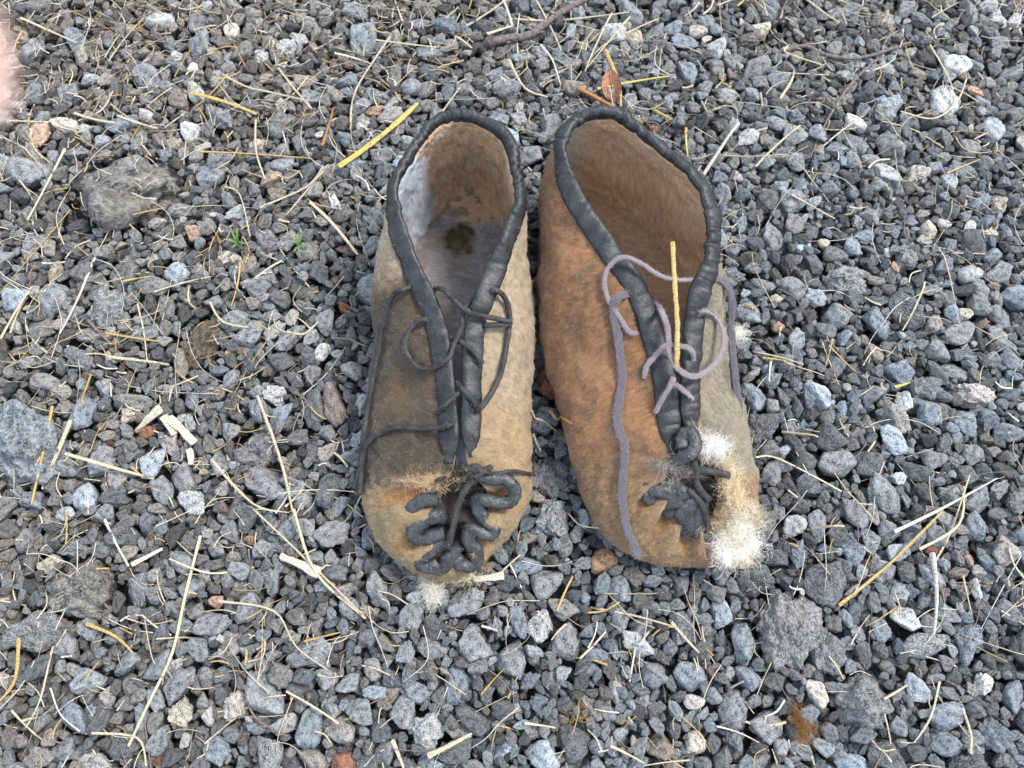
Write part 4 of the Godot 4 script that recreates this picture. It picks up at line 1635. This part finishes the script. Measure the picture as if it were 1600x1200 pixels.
func make_extras():
	twig("thick purplish brown twig lying behind the shoes near the top edge", [-19.1, -436.1, 0, -439.8, 13.4, -442.2, 24.1, -452, 38.9, -464.5, 56.3, -475.9], 0.0066, lin(0.30, 0.235, 0.225), 81)
	twig("thin crooked grey brown twig near the top right", [201, -428.9, 218.8, -433.7, 232.9, -425.3, 252.4, -421.7, 268.6, -425.3, 287.4, -432.5], 0.0032, lin(0.32, 0.26, 0.24), 82)
	twig("long curved reddish brown stem right of the right shoe's heel", [265.1, -412.2, 240.9, -388.9, 220.7, -356.9, 206.6, -326.1], 0.0018, lin(0.34, 0.27, 0.24), 83)
	chip("wedge shaped white wood chip beside a cream lump", [-233.9, -136, -225, -141.7, -215.3, -147.5], 0.0028, 0.006, 90)
	chip("short squarish white wood chip, middle one of the chips", [-214.2, -143.4, -207.1, -132.7], 0.0052, 0.0046, 91)
	chip("longest cream wood chip of the chips left of the left shoe", [-210.9, -142.1, -202.8, -135.5, -193.7, -127], 0.0056, 0.0052, 92)
	chip("small upright wood chip below the longest cream one", [-195.5, -122.6, -194.3, -114.2], 0.0042, 0.0038, 93)
	chip("whitish splinter of wood leaning on a pale blue crumb", [-134.4, -59.3, -124, -55, -110.5, -49.2], 0.003, 0.0075, 94)
	chip("white wood shred in front of the left shoe's toe", [-21.3, -45.6, -12.9, -47, -4.8, -48.1], 0.003, 0.0052, 95)
	sprout("small yellowish green sprout, paler one left of the left shoe", -0.1834, -0.2646, 7, 1)
	sprout("small bright green sprout beside the paler sprout", -0.1419, -0.2626, 9, 2)
	make_leaf("curled orange brown leaf behind the right shoe's heel", 0.0723, -0.3935, 0.026, 0.014, 0.15, lin(0.48, 0.20, 0.10))
	fibres("fibre_clump", "rust brown clump of matted fibres near the bottom edge", "fibre clump", 0.1565, 0.0315, Vector3(0.0030, 0.0022, 0.0055), 900, Color(0.34, 0.17, 0.05), Color(0.17, 0.08, 0.025), 77)
	fibres("fibre_clump", "loose golden brown fibres near the bottom edge left of the rust clump", "fibre clump", 0.0410, 0.0261, Vector3(0.014, 0.002, 0.005), 170, Color(0.50, 0.32, 0.10), Color(0.38, 0.22, 0.07), 78)
	fibres("fibre_clump", "pale orange shredded fibres behind the right shoe's heel", "fibre clump", 0.0849, -0.3674, Vector3(0.007, 0.002, 0.004), 220, Color(0.80, 0.62, 0.34), Color(0.60, 0.34, 0.08), 79)
	var pts := lifted([89.9, -222.2, 82, 89.4, -198.4, 81.5, 89.7, -176.8, 79, 88.9, -159.6, 77, 88.7, -150.4, 72])
	var stalk := put("straw", sweep(pts, fill_ups(pts), 0.0014, 0.0007, 9, 0.4, 8), straw_material("gold"))
	tag(stalk, "upright golden straw stuck between the laces of the right shoe", "straw")

	make_finger(Vector3(0, CAM_H, 0) + Vector3(-0.0367, 0, 0) + Vector3(0, 0.342, -0.940) * 0.0190 + Vector3(0, -0.940, -0.342) * 0.040, Vector3(-0.95, 0.10, 0.29).normalized(), Vector3(-0.10, -0.94, -0.0).normalized())

# ---------------------------------------------------------------- what lies where: [label, tone, shape, x, z, width, depth] in millimetres
const FIXED := [
	["large weathered brown grey rock, the biggest stone left of the shoes", "brown", "rough", -269.8, -308.8, 84, 61.8],
	["big bluish grey rock with an ochre stain at the left edge", "blue", "rough", -296.9, -123.8, 46.8, 47.5],
	["big rough grey rock with brown top beside the cream lump", "greybrown", "rough", -244.7, -41.3, 35.2, 35.3],
	["wide flat grey rock below the big rough grey rock", "grey", "rough", -270.4, -17.9, 30.2, 20.2],
	["largest grey purple rock to the right of and below the right shoe", "purple", "rough", 157.4, -17.2, 32.3, 40.3],
	["dark rounded rock touching the white wool at the right shoe's toe", "dark", "rough", 140.4, -45.6, 23.5, 22.1],
	["upright earthy brown rock in the straw left of the left shoe", "soil", "rough", -200.7, -196.7, 19.7, 34.6],
	["rough round grey rock beside the long white straw", "grey", "rough", -264.7, -219.4, 24.2, 26.6],
	["grey egg shaped rock left of the rough round grey rock", "grey", "round", -302.4, -226.3, 20.1, 25],
	["purplish grey rock crossed by a long pale stem, upper of two", "purple", "rough", -156.8, -125, 29.6, 25],
	["dark layered rock crossed by a long pale stem, lower of two", "purple", "angular", -151.2, -103.2, 26.1, 21.2],
	["mid grey angular rock below the left shoe's white toe fluff", "grey", "angular", -21.8, -12.1, 20, 18.6],
	["tall grey rock right of the mid grey angular rock", "grey", "angular", -1.1, -3.3, 17.8, 21.3],
	["broad grey rock below the gap between the shoes", "purple", "angular", 30.8, -11.8, 20, 20.8],
	["speckled bluish round rock below the right shoe", "blue", "round", 97.4, 6, 17.6, 16.2],
	["flat topped grey rock in front of the gap between the shoes", "grey", "angular", 19.8, -43.8, 18.3, 18.4],
	["dark block of stone wedged between the two shoe toes", "dark", "rough", 21.6, -107.1, 20.8, 28.4],
	["coarse speckled rock below the dark block between the shoes", "speck", "rough", 24.2, -81.6, 19.6, 23.8],
	["big pale speckled rock near the lower right corner", "grey", "rough", 193, 17.1, 30.1, 29.4],
	["knobbly rock right of the largest grey purple rock", "purple", "rough", 176.8, -7, 16.4, 27.1],
	["long speckled rock under the upright white straw", "speck", "angular", 232.2, -9.7, 25.7, 14.3],
	["blue grey rock right of the long speckled rock", "blue", "rough", 256.8, -11.1, 18.6, 22.9],
	["flat grey rock beneath crossing golden straws", "grey", "rough", -168.2, -365.2, 30.2, 24],
	["smooth grey triangular stone near the top left", "grey", "angular", -269, -407.5, 21.6, 22],
	["upright grey stone near the top left with white neighbour", "grey", "angular", -236.1, -441, 17.3, 27],
	["bright speckled rock right of the right shoe's ankle", "speck", "rough", 221.6, -240.4, 24.5, 19.8],
	["rounded grey rock under the bright speckled rock", "grey", "round", 212.8, -214.8, 19.9, 18.2],
	["slate blue stone beside the right shoe's lace", "blue", "angular", 153.5, -216.1, 20.8, 15.5],
	["upright pale blue stone right of the right shoe", "paleblue", "angular", 193.8, -158.9, 16, 22.7],
	["dark blue block beside the right shoe's long lace", "blue", "angular", 152.1, -157.6, 16, 19.3],
	["dark knobbly rock beside the right shoe's long lace", "dark", "rough", 155.4, -137.2, 22, 18],
	["taupe stone with pale right face among bluish stones", "taupe", "angular", 238.9, -144.2, 19.8, 19.8],
	["smooth grey wedge above the taupe stone", "blue", "angular", 247.4, -173, 18.6, 16.3],
	["broad purple grey rock right of the right shoe's toe", "purple", "round", 196.7, -115, 23.2, 17.5],
	["dark flat rock right of the broad purple grey rock", "dark", "angular", 218.4, -115, 20.1, 16.7],
	["rough grey stone right of the yellow straw scrap", "grey", "rough", 260, -164.4, 16.9, 17],
	["brown split stone standing left of the left shoe", "brownpink", "angular", -112.6, -152.5, 16.7, 27.6],
	["dark upright slab beside the brown split stone", "dark", "angular", -124.9, -151.7, 14.3, 27.5],
	["white faced stone above the large weathered rock", "white", "angular", -229.6, -358.6, 14.6, 19.2],
	["white crystalline stone near the top, left of the middle", "white", "rough", -168.8, -434.9, 13.4, 15.3],
	["small white chip left of the paler blue pebble", "white", "angular", -307.3, -361.9, 11, 8.5],
	["small pale blue pebble above the large weathered rock", "paleblue", "round", -292.5, -350.9, 10.9, 10.1],
	["pale round pebble near the top left", "cream", "round", -211.9, -450.8, 11.6, 17],
	["brightest white stone near the top right", "white", "round", 330, -418.7, 19.9, 18.7],
	["pale grey blocky stone under the brightest white stone", "palegrey", "angular", 315.3, -386.6, 22.3, 31.9],
	["pale blue pointed stone near the right edge", "paleblue", "angular", 345.3, -361.9, 14.6, 21.6],
	["pale greenish blue stone right of the curved brown stem", "paleblue", "rough", 273, -380.9, 25, 19.9],
	["cream pebble at the right edge", "cream", "rough", 336.3, -299.5, 12.3, 13.4],
	["small white pebble touching a cream pebble", "white", "angular", 294.9, -283.3, 9.6, 9.1],
	["cream pebble touching a small white pebble", "cream", "angular", 285.3, -278.3, 11.3, 12],
	["tiny cream chip right of the right shoe's ankle", "cream", "angular", 210.6, -267.9, 7.8, 8.9],
	["pale stone above the right shoe near the top", "palegrey", "angular", 154, -434.9, 14.3, 17.9],
	["cream and rust stone near the top edge", "cream", "angular", 189, -453.3, 13.5, 13.1],
	["long pinkish white stone near the right edge", "pinkwhite", "rough", 292.2, -158.9, 22.4, 15.2],
	["small cream ball threaded by a thin stem", "cream", "round", 295.5, -215.2, 9.1, 9.1],
	["small cream pebble over the salmon pebble", "cream", "round", 173.8, -226.3, 8.4, 6.9],
	["small salmon pebble right of the right shoe", "salmon", "round", 172.7, -206.1, 8.3, 8.1],
	["upright pale chip beside the taupe stone", "pale", "angular", 245.6, -155.5, 9.6, 14.2],
	["white triangular stone left of the upright white straw", "white", "angular", 224.9, -24.8, 16.6, 13],
	["pale stone with white face below the right shoe's toe", "paleblue", "angular", 119.4, -26.2, 10.9, 16.7],
	["square cream stone at the bottom right of the middle", "creamgrey", "angular", 99.2, 39.7, 12.4, 12.4],
	["oblong pinkish pebble below the right shoe", "pinkwhite", "round", 100.1, 19.7, 11.2, 7.7],
	["narrow white chip near the right edge, below the white straw", "white", "angular", 266.9, -40.9, 6.6, 11.8],
	["yellowish cream crumbly lump near the bottom left", "cream", "rough", -180.3, 25.1, 12.5, 14.6],
	["pale crumbly lump right of the yellowish cream lump", "creamgrey", "rough", -151.2, 21.9, 13.2, 15.3],
	["cream lump above the big rough grey rock", "cream", "rough", -270.2, -55, 12.6, 10.4],
	["cream lump beside the white wood chips", "cream", "rough", -238.8, -146.3, 12.7, 11.6],
	["white oval pebble left of the left shoe", "white", "round", -122.4, -187.8, 9, 14],
	["white crystalline crumb above a long pale stem", "white", "rough", -149.1, -158.9, 12.8, 14.3],
	["smooth pale blue grey stone left of the left shoe", "paleblue", "round", -223.5, -244.7, 16.1, 18.1],
	["small pinkish pebble near the long curved stem", "salmon", "round", -169.3, -33.5, 8, 7.3],
	["tan orange stone below the right shoe's hanging lace", "tan", "angular", 53.8, -57.1, 15.6, 14.9],
	["rust red stone between the shoes", "red", "angular", 23.3, -168.7, 16.9, 23],
	["small brownish red stone under the rust red stone", "brownpink", "angular", 30.1, -148.4, 8.7, 10.8],
	["split purple pebble beside the right shoe's toe", "purple", "round", 156.9, -108.6, 11.6, 15],
	["round brick red pebble among the white wood chips", "red", "round", -225.5, -134.7, 10.2, 9.8],
	["orange red chip left of the left shoe", "red", "angular", -109.2, -219.4, 9.2, 8.2],
	["salmon chip below the large weathered rock", "salmon", "angular", -217.2, -275.3, 12.1, 10],
	["small dark red pebble near the crossing straws", "red", "round", 245.7, -62.3, 7.4, 5.6],
	["grey stone with a pale top near the bottom middle", "palegrey", "rough", -45.6, 32.4, 15.9, 20.1],
	["light blue grey flat stone at the bottom edge", "paleblue", "angular", 16.4, 46.2, 18.4, 15.1],
	["brownish block at the bottom edge", "brownpink", "angular", 79.8, 41.9, 15.8, 13.8],
	["blue grey slab near the right edge", "blue", "angular", 274.8, -77.1, 16.6, 17.5],
	["grey wedge left of the small dark red pebble", "grey", "angular", 223.3, -73.4, 13.5, 15.2],
	["pale blocky stone right of the white wool", "palegrey", "angular", 167.5, -77.1, 12.8, 13],
	["grey egg shaped stone beside the left shoe's white toe fluff", "grey", "round", -57.9, -25.8, 13, 15.9],
	["brownish grey upright stone near the bottom right", "purple", "angular", 121.7, 23.5, 16.7, 20.2],
	["slabby grey stone right of the brownish grey upright stone", "purple", "angular", 139.3, 31.5, 20.7, 16.6],
	["blue grey wedge near the lower right corner", "blue", "angular", 237.6, 26.7, 22.9, 15.3],
	["deep blue stone in the lower right corner", "blue", "rough", 261.6, 36.2, 16.5, 17.3],
	["light blue grey stone under the white wood chips", "paleblue", "angular", -218.9, -115.8, 15.5, 19.1],
	["purplish angular stone right of the light blue grey stone", "purple", "angular", -199.2, -105.9, 15.4, 17.3],
	["long brownish slab above the cream lump", "greybrown", "angular", -237.1, -154.6, 27.9, 13.4],
	["pale blue egg shaped pebble near the left edge", "paleblue", "round", -256.2, -94.2, 13, 16.3],
	["taupe oval stone near the left edge", "taupe", "round", -296.7, -167.4, 19.3, 12.8],
	["purplish half moon stone below the long white straw", "purple", "angular", -273.6, -200.3, 18.9, 11.6],
]
# [kind, width, x, z, x, z, ...] in millimetres
const STRAWS := [
	["pale", 2.43, -371.6, -459.5, -349.1, -447.1, -322.3, -432.5],
	["brown", 0.96, -323, -436.1, -288.9, -447.1, -265.3, -472.1],
	["gold", 3.72, -230.8, -386.6, -184.1, -372.5],
	["pale", 1.89, -218.4, -412.2, -185.9, -387.8, -144.3, -374.7],
	["gold", 3.29, -209.4, -408.1, -227.5, -376.4],
	["pale", 1.42, -172.2, -412.8, -144.4, -376.4],
	["gold", 2.25, -215.7, -333.5, -140.3, -335.2],
	["pale", 1.81, -315.2, -341.6, -326.8, -281.8],
	["pale", 1.84, -282.5, -369.1, -250.7, -356.3],
	["pale", 1.84, -314.3, -371.9, -282.7, -362.4],
	["pale", 1.37, -366.4, -364.1, -329.3, -366.3],
	["pale", 1.33, -199.4, -311.4, -187.3, -303.6, -175.4, -269.4],
	["pale", 1.38, -183.4, -366.3, -179.3, -337.8, -170, -314],
	["pale", 1.75, -173.1, -294.9, -141.5, -308.8, -130.3, -322.9],
	["pale", 1.34, -130.7, -321.9, -154.1, -288.3],
	["pale", 2.64, -138.8, -298.5, -121.6, -280.8, -102.6, -256.2],
	["rust", 2.71, -133.3, -342.2, -128.3, -376.4],
	["pale", 0.95, -245.9, -422.9, -261.6, -402.2, -260.7, -393.5],
	["gold", 1.3, -271.4, -280.8, -235.2, -290.9],
	["pale", 1.3, -271.4, -280.8, -277.3, -258.6],
	["yellow", 4.47, -120.8, -327.2, -67.9, -378.7],
	["pale", 1.91, -89.3, -433.1, -112.6, -389.5, -115.6, -359.7],
	["white", 1.9, -130.5, -422.9, -104.3, -420.5],
	["pale", 1.43, -100.3, -433.1, -55, -434.9],
	["pale", 1.93, -40.1, -452, 9.8, -478.4],
	["pale", 1.94, -1.9, -461.4, 33, -457.6, 88.5, -463.2],
	["pale", 2.87, -18.2, -434.9, 1, -454.5],
	["pale", 1.92, -44.3, -445.9, -29.5, -425.9],
	["pale", 1.47, 18.6, -478.4, 36.7, -427.7],
	["pale", 1.46, 75.2, -460.7, 53.1, -405.1],
	["pale", 1.45, 88.6, -456.4, 55, -408.1],
	["pale", 1.45, 110.5, -458.2, 71.7, -434.9, 54.3, -414],
	["yellow", 2.33, 62, -392.4, 114.5, -404],
	["gold", 3.33, 69.1, -428.9, 77.7, -399.3, 78.5, -377.5],
	["rust", 3.73, 47.5, -391.8, 69.3, -379.2, 85, -368.6],
	["pale", 2.37, -2.4, -416.9, 9.3, -393.5, 25.6, -387.8],
	["white", 1.91, 21.5, -433.7, 29.9, -419.9, 35.1, -398.7],
	["pale", 1.38, -53.7, -368, -36.4, -395.8],
	["yellow", 2.77, 102.6, -379.2, 113, -362.4],
	["white", 2.67, 131.2, -317.7, 158.6, -355.8],
	["pale", 1.79, 169.9, -326.1, 202.8, -356.3],
	["pale", 2.31, 190.1, -376.4, 203.6, -399.3, 210.8, -419.3],
	["pale", 1.47, 225.6, -478.4, 244.6, -450.2],
	["pale", 1.43, 310.2, -431.9, 317.9, -402.2, 319, -379.2],
	["pale", 1.91, 205.2, -431.9, 203.5, -425.9, 229, -414],
	["pale", 1.38, 263, -376.4, 269, -362.4, 270.2, -347.6],
	["pale", 1.38, 278.4, -371.9, 300.2, -365.2, 319, -379.2, 329.9, -399.3],
	["white", 1.36, 222.1, -347.6, 248.9, -365.2],
	["yellow", 2.29, 124.9, -362.4, 122.6, -332.5],
	["pale", 2.33, 181.9, -393.5, 180.1, -377.5],
	["pale", 1.76, 190, -300, 220, -285.8],
	["gold", 1.34, 303.3, -321.9, 327.8, -332.5],
	["pale", 1.68, 266, -231.4, 252.2, -202.5],
	["pale", 0.85, 279.9, -256.2, 286.9, -237.1, 292.3, -217.5],
	["pale", 0.83, 297.1, -210.7, 305.6, -195.8, 315.7, -180.4],
	["pale", 1.23, 198.6, -193.6, 204.6, -164.4],
	["gold", 1.22, 200, -189.1, 218.1, -173.8],
	["gold", 1.23, 205.1, -195.8, 197.4, -176],
	["pale", 1.22, 154.2, -187.8, 182, -176],
	["gold", 1.22, 158.5, -182.5, 176.3, -179],
	["pale", 1.55, 146.6, -117, 160.9, -116.6, 196.8, -96.9],
	["pale", 1.96, 167, -135.1, 182.9, -127.8],
	["pale", 1.15, 165.2, -98.1, 175.3, -87.7],
	["yellow", 2.0, 239.7, -163.1, 251.2, -167],
	["white", 1.63, 164.6, -182.5, 160.7, -166.1],
	["gold", 2.18, 185.4, -31.4, 218.4, -55, 253.6, -84.7],
	["white", 2.25, 222.8, -72.6, 254, -86.6, 290.5, -104.7],
	["white", 3.35, 242.7, -60.4, 235.1, -15.5],
	["pale", 1.86, 231.8, -61.5, 259.6, -76.4, 270, -100],
	["pale", 1.48, 243.2, -53.1, 257.1, -73.4, 273.1, -105.9],
	["pale", 1.1, 257.7, -47.7, 263.6, -23.1],
	["pale", 1.07, 188.7, -10.4, 203.5, -26.5],
	["pale", 1.41, 235.1, 8.9, 227.2, 26.7, 216.3, 39.4],
	["white", 1.04, 110.6, 31.5, 132.2, 39.4],
	["pale", 1.88, 174.8, -75.2, 190.8, -74.5],
	["pale", 1.4, 246.5, 17.1, 246.4, 34.7, 241.1, 44],
	["pale", 1.45, 45.4, -30.7, 68.8, -25.8, 90, -19.3],
	["pale", 1.09, 14.5, -28.3, 22.7, -17.9],
	["white", 2.94, -21, -45.9, -5.5, -47.7],
	["pale", 3.42, -44.4, 45.6, -21.7, 34.7],
	["pale", 1.73, 6.9, 29.9, 23.5, 32.4],
	["gold", 1.45, 25.4, -28.3, 35, -47.7],
	["pale", 1.44, 30.6, -21.3, 22.2, -12.8],
	["pale", 2.75, -64.3, 38.4, -57.8, 51.7],
	["gold", 1.07, 62.7, -12.8, 70.5, 7.3],
	["pale", 1.8, 90.2, -22.4, 103.3, -6],
	["gold", 1.05, -16.8, 15.5, -4.2, 2.3],
	["pale", 1.71, 52.5, 40.9, 71.5, 50.2],
	["pale", 1.87, -181.6, -70.4, -185.4, -37, -188.1, -6, -197, 20.3, -204, 40.9],
	["pale", 1.46, -165.6, -33.5, -134.1, -28.3, -119.7, -9.4, -100.8, 3],
	["gold", 2.16, -238, -21.3, -220.6, -14.5, -207.3, -3.7],
	["gold", 2.51, -275.2, -13.5, -273.1, 7.3, -279.4, 18.7],
	["pale", 1.43, -257.2, -9.4, -255.2, 17.1, -256.7, 31.5],
	["pale", 1.39, -271.3, 23.5, -252.7, 37.8],
	["white", 1.89, -239.6, -80.1, -220.7, -53.1],
	["white", 2.96, -220.1, -54.2, -204.1, -63.4],
	["white", 4.08, -133.6, -58.6, -110.6, -49.5],
	["pale", 1.52, -153.5, -86.6, -118.6, -56.8, -83.2, -25.8],
	["pale", 1.89, -126.8, -84.7, -112.4, -49.5, -83.1, -24.5],
	["white", 1.05, -251, 12.2, -243.2, 25.1, -231.1, 33.7],
	["gold", 1.43, -116.3, -12.1, -91.7, -17.9],
	["pale", 1.4, -123.4, 13.8, -93.4, 29.9],
	["gold", 1.51, -263.1, -84.7, -260.5, -65.9],
	["pale", 1.38, -225.8, 34.7, -201.2, 37.2, -194.4, 51.7],
	["brown", 1.41, -145.9, 10.6, -138.8, 26.7, -120.5, 36.2],
	["white", 1.71, -279, -256.2, -283.3, -223.1, -288.4, -198],
	["pale", 2.46, -328.1, -195.8, -320.8, -218.4, -314.6, -232.4],
	["pale", 1.65, -323, -200.3, -317, -230],
	["yellow", 1.69, -256.1, -237.1, -235.4, -239.4],
	["pale", 1.68, -232.7, -227.7, -198.8, -240.9],
	["pale", 1.67, -196.1, -220.7, -186, -207, -168.9, -202.5],
	["pale", 1.25, -244.1, -220.7, -236.6, -200.3, -231.3, -180.4],
	["pale", 2.03, -255.2, -182.5, -218.1, -179],
	["gold", 1.65, -261.3, -200.3, -221.1, -193.6],
	["gold", 2.02, -267, -176, -266.6, -152.5],
	["pale", 1.62, -323.9, -177.3, -304.4, -176.9],
	["gold", 1.98, -281.6, -148.4, -282, -111.8, -282.8, -88.5],
	["pale", 2.76, -270.1, -140.1, -277, -115.8, -282.4, -99.3],
	["pale", 2.33, -264.9, -117.4, -217.3, -105.9],
	["pale", 2.39, -157.5, -155.9, -139.5, -115.8, -129.5, -84.7],
	["pale", 1.93, -177.9, -113.8, -151.9, -88.5, -132.5, -84.7],
	["pale", 0.76, -137.3, -94.2, -91.6, -96.2],
	["brown", 2.48, -274.1, -209.3, -257, -192.7],
	["gold", 1.7, -181, -251.4, -182.5, -218.4],
	["pale", 1.71, -153.6, -253.8, -176.6, -232.4],
	["white", 1.97, -7.4, -481.6, 0, -453.3],
	["pale", 1.58, 11.8, -140.1, 27.5, -135.1],
	["white", 1.96, 12.9, -132.7, 17.5, -121.8],
	["gold", 1.98, 22.9, -144.2, 33.6, -127.8],
	["pale", 1.14, 33.3, -84.7, 39.5, -76.4, 49.5, -73.4],
]
